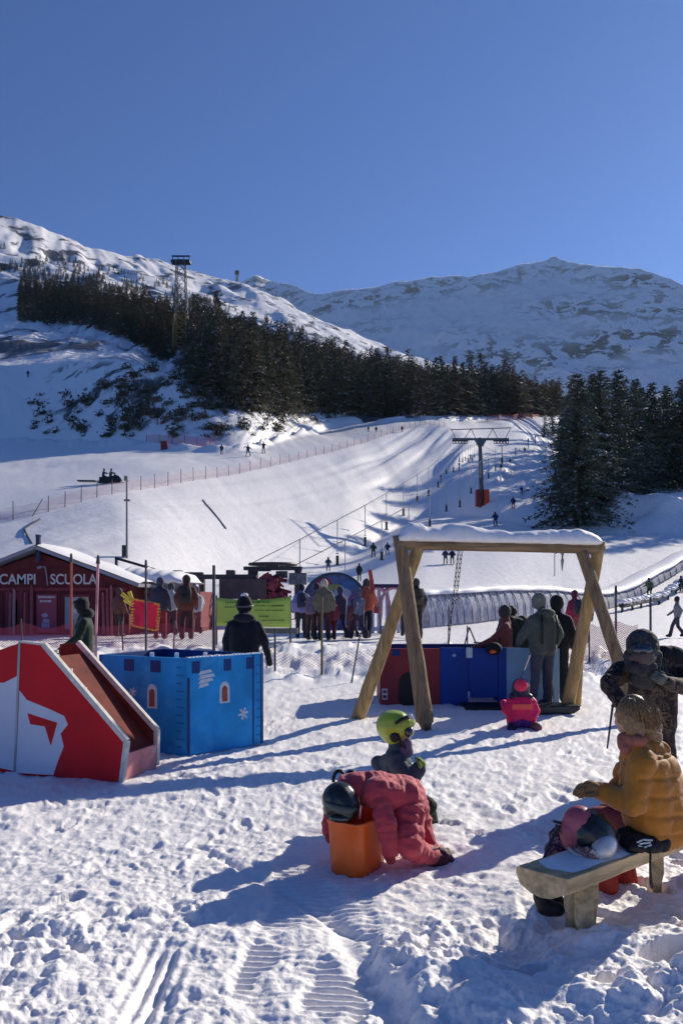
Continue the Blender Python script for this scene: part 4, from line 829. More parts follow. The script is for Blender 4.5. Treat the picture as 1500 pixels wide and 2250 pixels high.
oj = [o for l, o in byl.items() if l.startswith('person in an orange')][0]
for d_ in (-.02, .03): extra('shoulder_ski', lambda q: q.bar((.22 + d_, .5, .75), (.14 + d_, -.35, 2.0), .045, .03, 6, flat=.3), oj, cm((.30, .05, .05)), False)
# ---------------------------------------------------------------- foreground people, posed from world points
class Hero:
    def __init__(s, loc, label): s.e = empty('person', loc, label, 'person'); s.inv = Matrix.Translation(-Vector(loc))
    def ad(s, o, parent=None):
        o.parent = parent or s.e; o.matrix_parent_inverse = Matrix.Identity(4) if parent else s.inv; return o
    def blob(s, name, prims, mats, **k): par = k.pop('par', None); return s.ad(blob(name, prims, mats, **k), par)
def hand(wr, di, up, r=.035, L_=.085, curl=.9, side=1, m=0):
    """palm + four curled fingers + thumb as prims; wr wrist, di forward dir, up back-of-hand dir"""
    wr = Vector(wr); di = Vector(di).normalized(); up = Vector(up); up = (up - di * up.dot(di)).normalized(); la = di.cross(up) * side; pr = []
    pc = wr + di * L_; pr.append((wr, pc - di * .02, r * .85, r, m))
    for i, (o, ln) in enumerate(((-.03, .85), (-.01, 1.), (.01, .95), (.03, .75))):
        a = pc + la * o; l = ln * L_ * .5; b = a + (di * math.cos(curl * .6) - up * math.sin(curl * .6)) * l; c = b + (di * math.cos(curl * 1.6) - up * math.sin(curl * 1.6)) * l * .85
        pr.append((a, b, .0125, .0115, m)); pr.append((b, c, .0115, .010, m))
    a = wr + di * L_ * .3 - la * .03; b = a - la * .025 + di * L_ * .4 - up * .01; pr.append((a, b, .015, .013, m)); pr.append((b, b + di * L_ * .35 - up * .012, .013, .011, m)); return pr
def face_prims(c, f, r, m, hm=None):
    """head with nose, brow, chin, ear; c centre, f facing dir"""
    c = Vector(c); f = Vector(f).normalized(); u = Vector((0, 0, 1)); u = (u - f * u.dot(f)).normalized(); s_ = f.cross(u)
    return [(c + u * r * .15 - f * r * .1, c + u * r * .2, r * .92, r * .9, m), (c + f * r * .25 - u * r * .55, c + f * r * .35 - u * r * .7, r * .6, r * .42, m), (c + f * r * .85 - u * r * .0, c + f * r * .98 - u * r * .26, r * .10, r * .13, m),
            (c + f * r * .8 + s_ * r * .35 + u * r * .18, c + f * r * .8 - s_ * r * .35 + u * r * .18, r * .14, r * .14, m), (c + f * r * .8 + s_ * r * .14 - u * r * .6, c + f * r * .8 - s_ * r * .14 - u * r * .6, r * .11, r * .11, m),
            (c + s_ * r * .92 - u * r * .1, c + s_ * r * .95 + u * r * .12, r * .14, r * .17, m), (c - s_ * r * .92 - u * r * .1, c - s_ * r * .95 + u * r * .12, r * .14, r * .17, m)]
def P3(px, py, Y): return Vector(W(px, py, Y))
m_must = mat('mustard quilted cloth', (.43, .16, .015), .7, .12, 6, .002, 60, spec=.3, sheen=.2)
m_pinkt = mat('faded maroon trousers', (.22, .05, .06), .8, .15, 8, .001, 80)
m_hair = mat('light brown hair', (.22, .13, .06), .5, .3, 60, .002, 120, spec=.4)
m_tan = mat('tan suede glove', (.22, .12, .05), .85, .3, 18, .003, 70)
m_scarf = mat('dusty pink scarf', (.36, .12, .08), .9, .2, 20, .002, 80)
m_bdark = mat('dark boots', (.03, .025, .03), .6, .2)
# ------------------ woman on the bench
hw = Hero((1.62, 4.15, 0), 'woman with blond-brown hair in a mustard jacket sitting on the bench')
g = [(P3(1440, 1812, 4.2), P3(1428, 1690, 4.17), .13, .12, 1), (P3(1428, 1690, 4.17), P3(1405, 1632, 4.15), .11, .05, 1), (P3(1405, 1635, 4.15), P3(1392, 1590, 4.14), .05, .05, 0)]
g += face_prims(P3(1388, 1577, 4.13), (-.80, .58, -.12), .095, 0)
for (kx, ky, kY, ax_, ay_, aY) in ((1312, 1800, 4.42, 1330, 1915, 4.42), (1335, 1790, 4.60, 1372, 1905, 4.52)):
    g += [(P3(1425, 1810, 4.2), P3(kx, ky, kY), .095, .075, 1), (P3(kx, ky, kY), P3(ax_, ay_, aY), .072, .06, 1), (P3(ax_, ay_, aY), P3(ax_ + 6, ay_ + 30, aY), .06, .06, 2), (P3(ax_ + 4, ay_ + 30, aY), P3(ax_ - 45, ay_ + 34, aY + .05), .05, .042, 2)]
hw.blob('body', g, [m_skin, m_pinkt, mat('red boots', (.35, .03, .02), .5, .2)], voxel=.012, wrinkle=.004, seed=3)
j = [(P3(1443, 1805, 4.17), P3(1428, 1700, 4.16), .172, .160, 0), (P3(1425, 1808, 4.10), P3(1415, 1700, 4.08), .135, .135, 0), (P3(1452, 1806, 4.27), P3(1440, 1700, 4.25), .145, .135, 0), (P3(1428, 1705, 4.16), P3(1410, 1650, 4.15), .15, .095, 0), (P3(1410, 1672, 4.02), P3(1402, 1668, 4.26), .075, .075, 0),
     (P3(1410, 1682, 3.99), P3(1390, 1764, 3.96), .072, .066, 0, 1.3), (P3(1393, 1768, 3.96), P3(1330, 1742, 4.08), .070, .052, 0, 1.3), (P3(1395, 1662, 4.32), P3(1352, 1750, 4.38), .078, .066, 0), (P3(1352, 1750, 4.38), P3(1318, 1738, 4.30), .06, .05, 0),
     (P3(1398, 1648, 4.08), P3(1446, 1652, 4.14), .066, .062, 0, 1.2), (P3(1446, 1650, 4.14), P3(1425, 1640, 4.26), .062, .055, 0, 1.2), (P3(1378, 1650, 4.10), P3(1400, 1645, 4.06), .045, .06, 0)]
jk = hw.blob('jacket', j, m_must, voxel=.0105, wrinkle=.012, wscale=7, seed=11, smooth=4)
# quilted channels pressed into the jacket
me = jk.data; n = len(me.vertices); co = np.zeros(n * 3); me.vertices.foreach_get('co', co); co = co.reshape(-1, 3); no = np.zeros(n * 3); me.vertices.foreach_get('normal', no); no = no.reshape(-1, 3)
tors = (co[:, 2] < .86) & (co[:, 0] > 1.50) ; ph = (co[:, 2] + .05 * co[:, 0] + .012 * vn2(co[:, 0] * 9, co[:, 1] * 9, 3)) / .10; groove = np.exp(-(((ph % 1) - .5) / .10) ** 2); co -= no * (.011 * groove * tors)[:, None]; me.vertices.foreach_set('co', co.ravel()); me.update()
hw.blob('scarf', [(P3(1368, 1622, 4.10), P3(1400, 1628, 4.02), .028, .032, 0), (P3(1400, 1628, 4.02), P3(1425, 1622, 4.16), .034, .03, 0), (P3(1366, 1622, 4.12), P3(1374, 1645, 4.05), .03, .034, 0)], m_scarf, voxel=.008, wrinkle=.006, wscale=14)
hw.blob('hair', [(P3(1398, 1568, 4.13), P3(1406, 1580, 4.14), .092, .088, 0), (P3(1412, 1585, 4.12), P3(1434, 1618, 4.13), .072, .05, 0), (P3(1390, 1556, 4.12), P3(1380, 1568, 4.10), .076, .066, 0), (P3(1384, 1580, 4.07), P3(1388, 1604, 4.06), .052, .038, 0), (P3(1366, 1560, 4.14), P3(1364, 1582, 4.10), .034, .024, 0), (P3(1395, 1590, 4.06), P3(1400, 1615, 4.06), .045, .035, 0), (P3(1430, 1580, 4.15), P3(1437, 1598, 4.14), .048, .042, 0)], m_hair, voxel=.007, wrinkle=.005, wscale=22, seed=5, smooth=3)
q = MB(); rr = random.Random(4); crn = P3(1392, 1548, 4.13); hc0 = P3(1402, 1572, 4.14)
for i in range(420):
    a = rr.uniform(-2.4, 1.9); pts = []; rad = .095 + rr.uniform(0, .010); ln = rr.uniform(.5, 1.0); tw = rr.uniform(-.35, .35)
    for k in range(6):
        t = k / 5 * ln; ph = .25 + t * 1.9; pts.append(hc0 + Vector((math.cos(a + tw * t) * math.sin(ph) * rad, math.sin(a + tw * t) * math.sin(ph) * rad, math.cos(ph) * rad * 1.04)) + Vector((.016 * t * t, 0, -.01 * t)) + Vector((rr.gauss(0, .0025), rr.gauss(0, .0025), 0)))
    if rr.random() < .3: pts.append(pts[-1] + Vector((rr.uniform(-.01, .05), rr.uniform(-.03, .01), rr.uniform(-.05, .015))))
    q.tube(pts, [.0028] * (len(pts) - 1) + [.0008], 4)
for i in range(330):
    a = rr.uniform(-3.1, .2); ln = rr.uniform(.6, 1.0); tw = rr.uniform(-.3, .3); c1 = P3(1388, 1570, 4.11); rad = .090 + rr.uniform(0, .008)
    pts = [c1 + Vector((math.cos(a + tw * t) * math.sin(.15 + t * 1.75) * rad, math.sin(a + tw * t) * math.sin(.15 + t * 1.75) * rad, math.cos(.15 + t * 1.75) * rad)) + Vector((.012 * t, rr.gauss(0, .002), 0)) for t in [k / 5 * ln for k in range(6)]]
    q.tube(pts, [.0028] * 5 + [.0008], 4)
hw.ad(q.build('hair_strands', m_hair))
hw.blob('glove', hand(P3(1322, 1740, 4.09), (-1, .15, .28), (0, -.25, 1), r=.043, L_=.085, curl=.8), m_tan, voxel=.006, wrinkle=.003, wscale=25, smooth=2)
hw.blob('glove', hand(P3(1316, 1738, 4.30), (-1, -.35, .25), (0, .25, 1), r=.042, L_=.08, curl=.8, side=-1), m_tan, voxel=.006, wrinkle=.003, wscale=25, smooth=2)
# ------------------ camouflage-jacket person
def camo(name, cA, cB, cC, scale):
    m = bpy.data.materials.new(name); m.use_nodes = True; t = m.node_tree; b = t.nodes['Principled BSDF']; b.inputs['Roughness'].default_value = .8; b.inputs['Specular IOR Level'].default_value = .2
    tc = t.nodes.new('ShaderNodeTexCoord'); nz = t.nodes.new('ShaderNodeTexNoise'); nz.inputs['Scale'].default_value = scale; nz.inputs['Detail'].default_value = 3; nz.inputs['Distortion'].default_value = .8
    cr_ = t.nodes.new('ShaderNodeValToRGB'); cr_.color_ramp.interpolation = 'CONSTANT'; e = cr_.color_ramp.elements; e[0].position = 0; e[0].color = cA + (1,); e[1].position = .47; e[1].color = cB + (1,); x = e.new(.56); x.color = cC + (1,); x = e.new(.64); x.color = cA + (1,)
    t.links.new(tc.outputs['Object'], nz.inputs['Vector']); t.links.new(nz.outputs['Fac'], cr_.inputs['Fac']); t.links.new(cr_.outputs[0], b.inputs['Base Color'])
    n3 = t.nodes.new('ShaderNodeTexNoise'); n3.inputs['Scale'].default_value = 90; bp = t.nodes.new('ShaderNodeBump'); bp.inputs['Distance'].default_value = .002; t.links.new(tc.outputs['Object'], n3.inputs['Vector']); t.links.new(n3.outputs['Fac'], bp.inputs['Height']); t.links.new(bp.outputs[0], b.inputs['Normal']); return m
m_camo = camo('camouflage cloth', (.022, .016, .016), (.055, .038, .030), (.10, .075, .055), 14); m_helm = camo('mottled helmet shell', (.030, .034, .036), (.06, .065, .065), (.04, .042, .045), 22)
hc = Hero((2.6, 6.95, 0), 'person in a dark camouflage jacket and mottled helmet bending forward behind the seated woman')
yc = 6.85; g = [(P3(1410, 1600, 7.05), P3(1418, 1490, 6.95), .14, .16, 0), (P3(1450, 1600, 7.1), P3(1450, 1490, 7.05), .14, .16, 0), (P3(1425, 1490, 6.95), P3(1412, 1450, 6.85), .17, .10, 0), (P3(1362, 1478, 6.9), P3(1412, 1462, 6.9), .105, .12, 0), (P3(1412, 1462, 6.95), P3(1482, 1450, 7.1), .12, .11, 0),
   (P3(1360, 1480, 6.9), P3(1336, 1502, 6.72), .095, .08, 0), (P3(1336, 1504, 6.72), P3(1368, 1552, 6.5), .078, .06, 0), (P3(1484, 1452, 7.1), P3(1512, 1510, 6.9), .10, .085, 0), (P3(1512, 1512, 6.9), P3(1462, 1500, 6.6), .08, .06, 0),
   (P3(1412, 1600, 7.05), P3(1385, 1660, 6.95), .12, .095, 1), (P3(1385, 1660, 6.95), P3(1380, 1722, 7.0), .09, .08, 1), (P3(1450, 1600, 7.1), P3(1462, 1665, 7.05), .12, .095, 1), (P3(1462, 1665, 7.05), P3(1466, 1718, 7.1), .09, .08, 1), (P3(1380, 1715, 7.0), P3(1372, 1732, 6.8), .06, .06, 2), (P3(1466, 1712, 7.1), P3(1462, 1726, 6.9), .06, .06, 2)]
g += face_prims(P3(1412, 1448, 6.68), (-.05, -.85, -.45), .11, 3)
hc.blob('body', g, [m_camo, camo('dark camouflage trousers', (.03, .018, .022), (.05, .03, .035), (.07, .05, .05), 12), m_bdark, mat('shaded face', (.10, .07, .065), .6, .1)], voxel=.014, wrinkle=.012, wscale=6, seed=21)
hc.blob('helmet', [(P3(1410, 1416, 6.75), P3(1412, 1425, 6.78), .142, .14, 0), (P3(1380, 1440, 6.76), P3(1384, 1468, 6.72), .05, .04, 0), (P3(1442, 1440, 6.78), P3(1440, 1468, 6.74), .05, .04, 0), (P3(1388, 1424, 6.64), P3(1434, 1424, 6.64), .045, .045, 0)], m_helm, voxel=.010, smooth=3)
hc.blob('neck_gaiter', [(P3(1394, 1466, 6.66), P3(1428, 1466, 6.66), .058, .058, 0), (P3(1411, 1460, 6.63), P3(1411, 1472, 6.63), .048, .055, 0), (P3(1412, 1478, 6.74), P3(1412, 1488, 6.8), .10, .11, 0)], mat('charcoal fleece', (.035, .035, .04), .9, .3, 20, .003, 60), voxel=.009, wrinkle=.006, wscale=16)
q = MB(); q.ball(P3(1411, 1428, 6.605), (.088, .035, .042), 16); gg = hc.ad(q.build('goggles', mat('dark goggle lens', (.02, .03, .05), .08, .1, spec=.8, coat=.5), smooth=True))
q = MB(); q.tube([P3(1378, 1430, 6.70), P3(1390, 1431, 6.61), P3(1411, 1434, 6.575), P3(1434, 1431, 6.61), P3(1446, 1430, 6.70)], [.012] * 5, 8); hc.ad(q.build('goggle_strap', m_black, smooth=True))
m_gg = mat('grey glove', (.12, .12, .11), .85, .25, 20, .003, 60)
hc.blob('glove', hand(P3(1368, 1552, 6.5), (.75, -.1, -.5), (0, -1, 0), r=.045, L_=.09, curl=.9), m_gg, voxel=.008, smooth=2); hc.blob('glove', hand(P3(1464, 1500, 6.6), (-.8, -.2, .45), (0, -1, 0), r=.05, L_=.09, curl=.9, side=-1), m_gg, voxel=.008, smooth=2)
hc.blob('hood', [(P3(1452, 1438, 7.0), P3(1482, 1440, 7.05), .085, .09, 0), (P3(1395, 1470, 6.80), P3(1440, 1474, 6.80), .06, .06, 0)], mat('near black lining', (.012, .012, .016), .9, .2), voxel=.014, wrinkle=.01)
q = MB(); q.bar(P3(1345, 1550, 6.6), P3(1333, 1645, 6.55), .012, .008, 6); q.tube([P3(1345, 1553, 6.6), P3(1352, 1535, 6.6), P3(1352, 1525, 6.6)], .018, 8); tag(q.build('ski_pole', m_darkm), 'dark ski pole held down at the left of the camouflage-jacket person', 'ski pole')
# ------------------ red child bent over the orange tub
m_rs = mat('coral red snowsuit', (.46, .045, .065), .7, .14, 8, .002, 60, spec=.3, sheen=.2); m_mar = mat('dark maroon boots', (.07, .015, .03), .6, .3, 20, .002, 60)
hr = Hero((.42, 5.0, 0), 'child in a coral red snowsuit and black helmet crouching over the orange tub')
g = [(P3(890, 1748, 5.0), P3(822, 1733, 4.93), .13, .115, 0), (P3(896, 1750, 4.90), P3(830, 1742, 4.84), .10, .105, 0), (P3(896, 1744, 5.12), P3(800, 1730, 5.02), .11, .10, 0), (P3(822, 1733, 4.93), P3(765, 1734, 4.90), .115, .10, 0),
   (P3(836, 1762, 4.78), P3(848, 1818, 4.70), .070, .062, 0, 1.3), (P3(848, 1820, 4.70), P3(855, 1868, 4.71), .060, .052, 0, 1.3), (P3(790, 1735, 5.02), P3(728, 1772, 4.98), .068, .055, 0), (P3(728, 1774, 4.98), P3(722, 1822, 4.92), .052, .042, 0),
   (P3(897, 1762, 4.92), P3(898, 1852, 4.74), .118, .088, 0, 1.2), (P3(900, 1862, 4.75), P3(950, 1884, 4.90), .078, .058, 0, 1.2), (P3(905, 1760, 5.1), P3(932, 1842, 5.04), .105, .078, 0), (P3(932, 1850, 5.04), P3(960, 1880, 5.10), .072, .056, 0),
   (P3(950, 1886, 4.90), P3(972, 1897, 4.92), .060, .055, 1), (P3(964, 1876, 4.92), P3(984, 1893, 4.94), .044, .05, 1), (P3(962, 1880, 5.10), P3(988, 1886, 5.12), .058, .054, 1), (P3(855, 1870, 4.71), P3(858, 1890, 4.69), .036, .034, 2), (P3(722, 1822, 4.92), P3(728, 1840, 4.90), .036, .034, 2), (P3(775, 1745, 4.87), P3(755, 1762, 4.80), .06, .06, 0)]
g += face_prims(P3(750, 1768, 4.775), (-.25, -.4, -.8), .085, 3)
hr.blob('body', g, [m_rs, m_mar, mat('red glove', (.30, .03, .04), .7, .2), m_skin], voxel=.008, wrinkle=.018, wscale=9, seed=31, smooth=3)
m_bh = mat('glossy black helmet', (.012, .016, .016), .28, .3, 5, spec=.5); hh_ = hr.blob('helmet', [(P3(746, 1757, 4.77), P3(752, 1768, 4.76), .112, .108, 0), (P3(735, 1775, 4.74), P3(760, 1785, 4.70), .07, .06, 0)], m_bh, voxel=.009, smooth=3)
q = MB(); q.tube([P3(716, 1762, 4.72), P3(728, 1772, 4.655), P3(748, 1779, 4.64), P3(768, 1782, 4.655), P3(783, 1776, 4.73)], [.016, .02, .022, .02, .016], 8); hr.ad(q.build('goggle_strap', mat('grey elastic', (.10, .11, .10), .7, .2), smooth=True))
q = MB(); q.ball(P3(748, 1797, 4.67), (.07, .04, .03), 14); hr.ad(q.build('goggles', mat('black lens', (.01, .012, .012), .1, .1, spec=.8), smooth=True))
q = MB(); q.tube([P3(789, 1800, 4.72), P3(792, 1772, 4.71), P3(786, 1752, 4.74)], .007, 6); hr.ad(q.build('collar_piping', mat('pale pink piping', (.7, .4, .4), .6, .1), smooth=True))
for (cx_, wd_, hg_) in ((745, 13, 20), (771, 12, 19)): q = MB(); q.tube([P3(cx_ - math.cos(t) * wd_, 1714 - math.sin(t) * hg_, 5.0) for t in np.linspace(-.2, math.pi + .2, 12)], .012, 8); hr.ad(q.build('strap_loop', m_black, smooth=True))
q = MB(); q.tube([P3(925, 1876, 4.80), P3(948, 1868, 4.83), P3(962, 1862, 4.90), P3(966, 1866, 4.98)], [.013, .014, .014, .012], 8); hr.ad(q.build('ankle_cuff', m_mar, smooth=True))
# orange tub
m_or = mat('orange plastic', (.80, .13, .012), .35, .12, 5, .001, 20, spec=.5, dirt=(.6, .2, .08), dscale=10, damt=.3)
A_, B_2, C_2 = P3(714, 1912, 4.78), P3(790, 1932, 4.62), P3(856, 1893, 4.96); A_.z = B_2.z = C_2.z = 0; D_2 = A_ + C_2 - B_2; ctr = (A_ + C_2) / 2; q = MB(); rings = []
for k, (z_, s_) in enumerate(((-.01, .86), (.02, .90), (.10, .94), (.22, .98), (.325, 1.02), (.34, 1.07), (.352, 1.07), (.352, 1.0), (.30, .97), (.05, .86))):
    ring = []
    for i, (c0, c1) in enumerate(((A_, B_2), (B_2, C_2), (C_2, D_2), (D_2, A_))):
        for t in (.12, .3, .5, .7, .88): p = c0.lerp(c1, t); bulge = math.sin(t * math.pi) * .012 + (.006 if t in (.3, .7) else 0); ring.append(ctr + (p - ctr) * (s_ + bulge * 2) + Vector((0, 0, z_)))
    rings.append(ring)
nr_ = len(rings[0]); q.add([v for r in rings for v in r], [(k * nr_ + i, k * nr_ + (i + 1) % nr_, (k + 1) * nr_ + (i + 1) % nr_, (k + 1) * nr_ + i) for k in range(len(rings) - 1) for i in range(nr_)] + [tuple(range(nr_ - 1, -1, -1)), tuple((len(rings) - 1) * nr_ + i for i in range(nr_))])
tub = q.build('plastic_tub', m_or, smooth=True, bevel=0); tub.location.z = -.02; tag(tub, 'bright orange plastic tub standing in the snow under the red child', 'tub')
# ------------------ child in the lime helmet
m_gj = mat('slate grey jacket', (.055, .07, .085), .8, .2, 9, .002, 60); m_gp = camo('dark green patterned trousers', (.010, .014, .010), (.025, .04, .022), (.06, .06, .05), 20)
hg = Hero((.42, 5.8, 0), 'child in a lime green helmet and slate jacket kneeling just behind the red child')
g = [(P3(884, 1768, 5.85), P3(874, 1690, 5.8), .115, .12, 0), (P3(874, 1690, 5.8), P3(872, 1652, 5.78), .115, .06, 0), (P3(850, 1672, 5.9), P3(868, 1668, 5.7), .06, .07, 0), (P3(852, 1672, 5.92), P3(828, 1676, 5.98), .055, .05, 0), (P3(828, 1676, 5.98), P3(842, 1702, 5.9), .05, .045, 0),
   (P3(872, 1680, 5.68), P3(902, 1718, 5.58), .066, .062, 0, 1.2), (P3(904, 1718, 5.58), P3(922, 1686, 5.62), .06, .048, 0, 1.2), (P3(888, 1768, 5.82), P3(938, 1772, 5.66), .085, .075, 1), (P3(938, 1774, 5.66), P3(944, 1806, 5.8), .072, .06, 1), (P3(892, 1768, 5.95), P3(932, 1765, 6.0), .085, .07, 1), (P3(932, 1765, 6.0), P3(925, 1800, 6.05), .065, .055, 1), (P3(944, 1800, 5.85), P3(925, 1806, 5.98), .05, .045, 3), (P3(872, 1650, 5.78), P3(874, 1630, 5.77), .05, .05, 2), (P3(870, 1656, 5.78), P3(872, 1640, 5.77), .085, .068, 0)]
g += face_prims(P3(876, 1610, 5.76), (.93, -.2, .2), .088, 2)
hg.blob('body', g, [m_gj, m_gp, m_skin, m_bdark], voxel=.011, wrinkle=.011, wscale=8, seed=41)
m_lime = mat('lime green shell', (.36, .46, .035), .3, .12, 12, spec=.5, coat=.3)
hg.blob('helmet', [(P3(860, 1594, 5.76), P3(870, 1594, 5.76), .118, .116, 0), (P3(858, 1604, 5.76), P3(862, 1612, 5.76), .098, .085, 0), (P3(888, 1590, 5.72), P3(898, 1588, 5.74), .06, .05, 0)], m_lime, voxel=.009, smooth=3)
q = MB(); q.ball(P3(866, 1618, 5.665), (.036, .02, .046), 12); hg.ad(q.build('ear_pad', m_black, smooth=True))
q = MB(); q.tube([P3(868, 1590, 5.645), P3(880, 1582, 5.65), P3(892, 1576, 5.67), P3(902, 1574, 5.72)], [.012, .014, .014, .012], 8); hg.ad(q.build('goggle_strap', m_black, smooth=True))
q = MB(); q.tube([P3(894, 1571, 5.68), P3(902, 1574, 5.68), P3(907, 1581, 5.69)], [.012, .018, .012], 8); gl_ = hg.ad(q.build('goggles', mat('pale vent highlight', (.5, .52, .55), .3, .2, 20), smooth=True)); q = MB(); q.ball(P3(897, 1606, 5.72), (.042, .085, .045), 14); hg.ad(q.build('lens', mat('dark mirrored lens', (.03, .03, .035), .06, .1, spec=1.), smooth=True), gl_)  # pale strip stands in for the highlight on a helmet vent
hg.blob('face_mask', [(P3(893, 1632, 5.73), P3(893, 1650, 5.73), .042, .045, 0), (P3(880, 1655, 5.74), P3(893, 1652, 5.73), .05, .05, 0)], mat('mauve fleece', (.16, .12, .18), .9, .15, 20), voxel=.009, wrinkle=.004)
q = MB(); q.tube([P3(872, 1612, 5.66), P3(880, 1632, 5.67), P3(890, 1644, 5.69)], .012, 6); hg.ad(q.build('helmet_strap', m_black, smooth=True))
hg.blob('glove', hand(P3(922, 1690, 5.62), (.12, 0, 1), (1, 0, 0), r=.042, L_=.055, curl=1.0), mat('green and grey glove', (.16, .22, .04), .8, .6, 14), voxel=.007, smooth=2)
# ------------------ child in hot pink kneeling under the swing
m_hp = mat('hot pink jacket', (.75, .015, .10), .6, .12, 9, .002, 50); m_pur = mat('purple trousers', (.10, .015, .16), .7, .15); Yp = 9.95
hp_ = Hero((2.3, 9.95, 0), 'child in a hot pink jacket and purple trousers kneeling under the swing')
g = [(P3(1130, 1575, Yp), P3(1132, 1545, Yp), .12, .115, 0), (P3(1158, 1575, Yp), P3(1154, 1545, Yp), .12, .115, 0), (P3(1144, 1548, Yp), P3(1143, 1530, Yp), .13, .08, 0), (P3(1124, 1542, Yp), P3(1112, 1560, Yp - .02), .07, .065, 0), (P3(1112, 1560, Yp - .02), P3(1106, 1545, Yp + .12), .055, .05, 0), (P3(1166, 1542, Yp), P3(1176, 1562, Yp), .07, .062, 0), (P3(1176, 1562, Yp), P3(1170, 1575, Yp - .08), .055, .045, 0),
   (P3(1132, 1582, Yp), P3(1128, 1594, Yp + .15), .115, .09, 1), (P3(1156, 1582, Yp), P3(1160, 1594, Yp + .15), .115, .09, 1), (P3(1128, 1595, Yp + .1), P3(1122, 1602, Yp - .15), .07, .06, 2), (P3(1162, 1595, Yp + .1), P3(1180, 1598, Yp - .15), .065, .06, 3), (P3(1143, 1530, Yp), P3(1143, 1520, Yp), .07, .07, 0), (P3(1143, 1520, Yp), P3(1143, 1512, Yp + .03), .085, .085, 4)]
hp_.blob('body', g, [m_hp, m_pur, mat('navy boot', (.02, .02, .06), .6), mat('brown pink boot', (.22, .09, .09), .7, .3), m_skin], voxel=.014, wrinkle=.008, wscale=8, seed=51)
hp_.blob('helmet', [(P3(1143, 1517, Yp), P3(1143, 1510, Yp), .118, .118, 0), (P3(1125, 1530, Yp - .02), P3(1162, 1532, Yp - .02), .05, .05, 0)], mat('navy helmet', (.02, .012, .05), .4, .2), voxel=.012)
q = MB(); q.ball(P3(1144, 1508, Yp - .06), (.088, .072, .095), 16); hp_.ad(q.build('pink_patch', mat('fluorescent pink shell', (.85, .03, .09), .4, .1), smooth=True))
q = MB(); q.bar(P3(1144, 1490, Yp), P3(1163, 1440, 10.6), .012, .012, 6); tag(q.build('tow_strap', mat('grey pink webbing', (.18, .13, .17), .8)), 'thin strap running up from behind the pink-jacketed child', 'strap')
q = MB(); q.box(P3(1147, 1553, Yp - .118), (.26, .02, .07)); hp_.ad(q.build('reflective_band', mat('coral band', (.9, .10, .08), .5, .1), bevel=.005))
# small sled below the adults under the swing
q = MB(); q.prism([(-.45, 0), (.36, 0), (.45, .06), (.45, .12), (-.45, .10)], (WX(1205, 11.1), 11.1, .01), (1, 0, 0), (0, 0, 1), (0, 1, 0), .4); tag(q.build('sled', mat('black sled plastic', (.012, .014, .016), .35, .2, spec=.5), bevel=.015), 'black plastic sled at the feet of the grey-green jacket man', 'sled')
# ------------------ things on and round the bench
Yh = 3.93
h_e = empty('ski_helmet', (WX(1300, Yh), Yh, .41), 'black, pink and white ski helmet resting on the snowy bench seat', 'helmet')
def chh(o): o.parent = h_e; o.matrix_parent_inverse = Matrix.Translation(-Vector(h_e.location)); return o
chh(blob('shell', [(P3(1292, 1828, Yh), P3(1300, 1836, Yh), .118, .118, 0), (P3(1282, 1850, Yh), P3(1290, 1862, Yh), .095, .085, 0)], mat('satin black shell', (.012, .014, .016), .3, .2, spec=.5), voxel=.008, smooth=3))
chh(blob('side_panel', [(P3(1272, 1808, Yh), P3(1268, 1848, Yh), .088, .078, 0), (P3(1262, 1825, Yh), P3(1264, 1840, Yh), .082, .078, 0)], mat('rose shell', (.34, .08, .11), .4, .25, 9), voxel=.007, smooth=3))
m_pearl = mat('pearl white lens', (.62, .60, .60), .12, .35, 9, spec=.8, coat=.6); rq = Matrix.Rotation(-.5, 3, 'Y') @ Matrix.Rotation(.55, 3, 'Z')
q = MB(); q.ball(P3(1326, 1862, 3.83), (.085, .05, .058), 20, rot=rq); gf = chh(q.build('goggles', mat('cream goggle frame', (.48, .44, .42), .5, .2), smooth=True)); q = MB(); q.ball(P3(1328, 1861, 3.815), (.074, .05, .047), 20, rot=rq); gl2 = q.build('lens', m_pearl, smooth=True); gl2.parent = gf
q = MB(); q.tube([P3(1248, 1862, 3.86), P3(1262, 1876, 3.82), P3(1284, 1884, 3.80), P3(1302, 1868, 3.78), P3(1312, 1884, 3.78)], [.010] * 5, 6); chh(q.build('strap', mat('cream webbing', (.55, .48, .40), .7, .2), smooth=True))
gv = blob('gloves', [(P3(1268, 1870, 3.86), P3(1296, 1882, 3.80), .036, .034, 0), (P3(1296, 1882, 3.80), P3(1316, 1886, 3.80), .03, .022, 0), (P3(1290, 1868, 3.80), P3(1312, 1872, 3.79), .018, .015, 0)], camo('pink brown patterned knit', (.22, .08, .08), (.45, .28, .24), (.12, .04, .05), 50), voxel=.007, wrinkle=.005, wscale=20); tag(gv, 'pink-brown patterned child gloves tucked under the white goggle lens', 'gloves')
cl_ = blob('folded_jacket', [(P3(1228, 1838, 4.05), P3(1236, 1872, 3.98), .055, .06, 0), (P3(1216, 1868, 4.0), P3(1245, 1890, 3.92), .05, .05, 0), (P3(1210, 1890, 3.95), P3(1250, 1892, 3.9), .035, .035, 0)], camo('floral maroon cloth', (.045, .018, .035), (.12, .05, .07), (.30, .16, .17), 60), voxel=.009, wrinkle=.010, wscale=12, seed=8); tag(cl_, 'dark maroon floral child jacket heaped on the bench left of the helmet', 'jacket')
bg_ = blob('small_bag', [(P3(1378, 1848, 3.98), P3(1452, 1852, 4.03), .045, .05, 0), (P3(1370, 1835, 4.05), P3(1440, 1836, 4.1), .045, .045, 0), (P3(1385, 1862, 3.92), P3(1440, 1862, 3.96), .03, .03, 0)], mat('black nylon', (.010, .010, .013), .6, .3, 20, .002, 60), voxel=.009, wrinkle=.008, wscale=12); tag(bg_, 'black nylon bag lying on the bench between the helmet and the woman', 'bag')
q = MB()
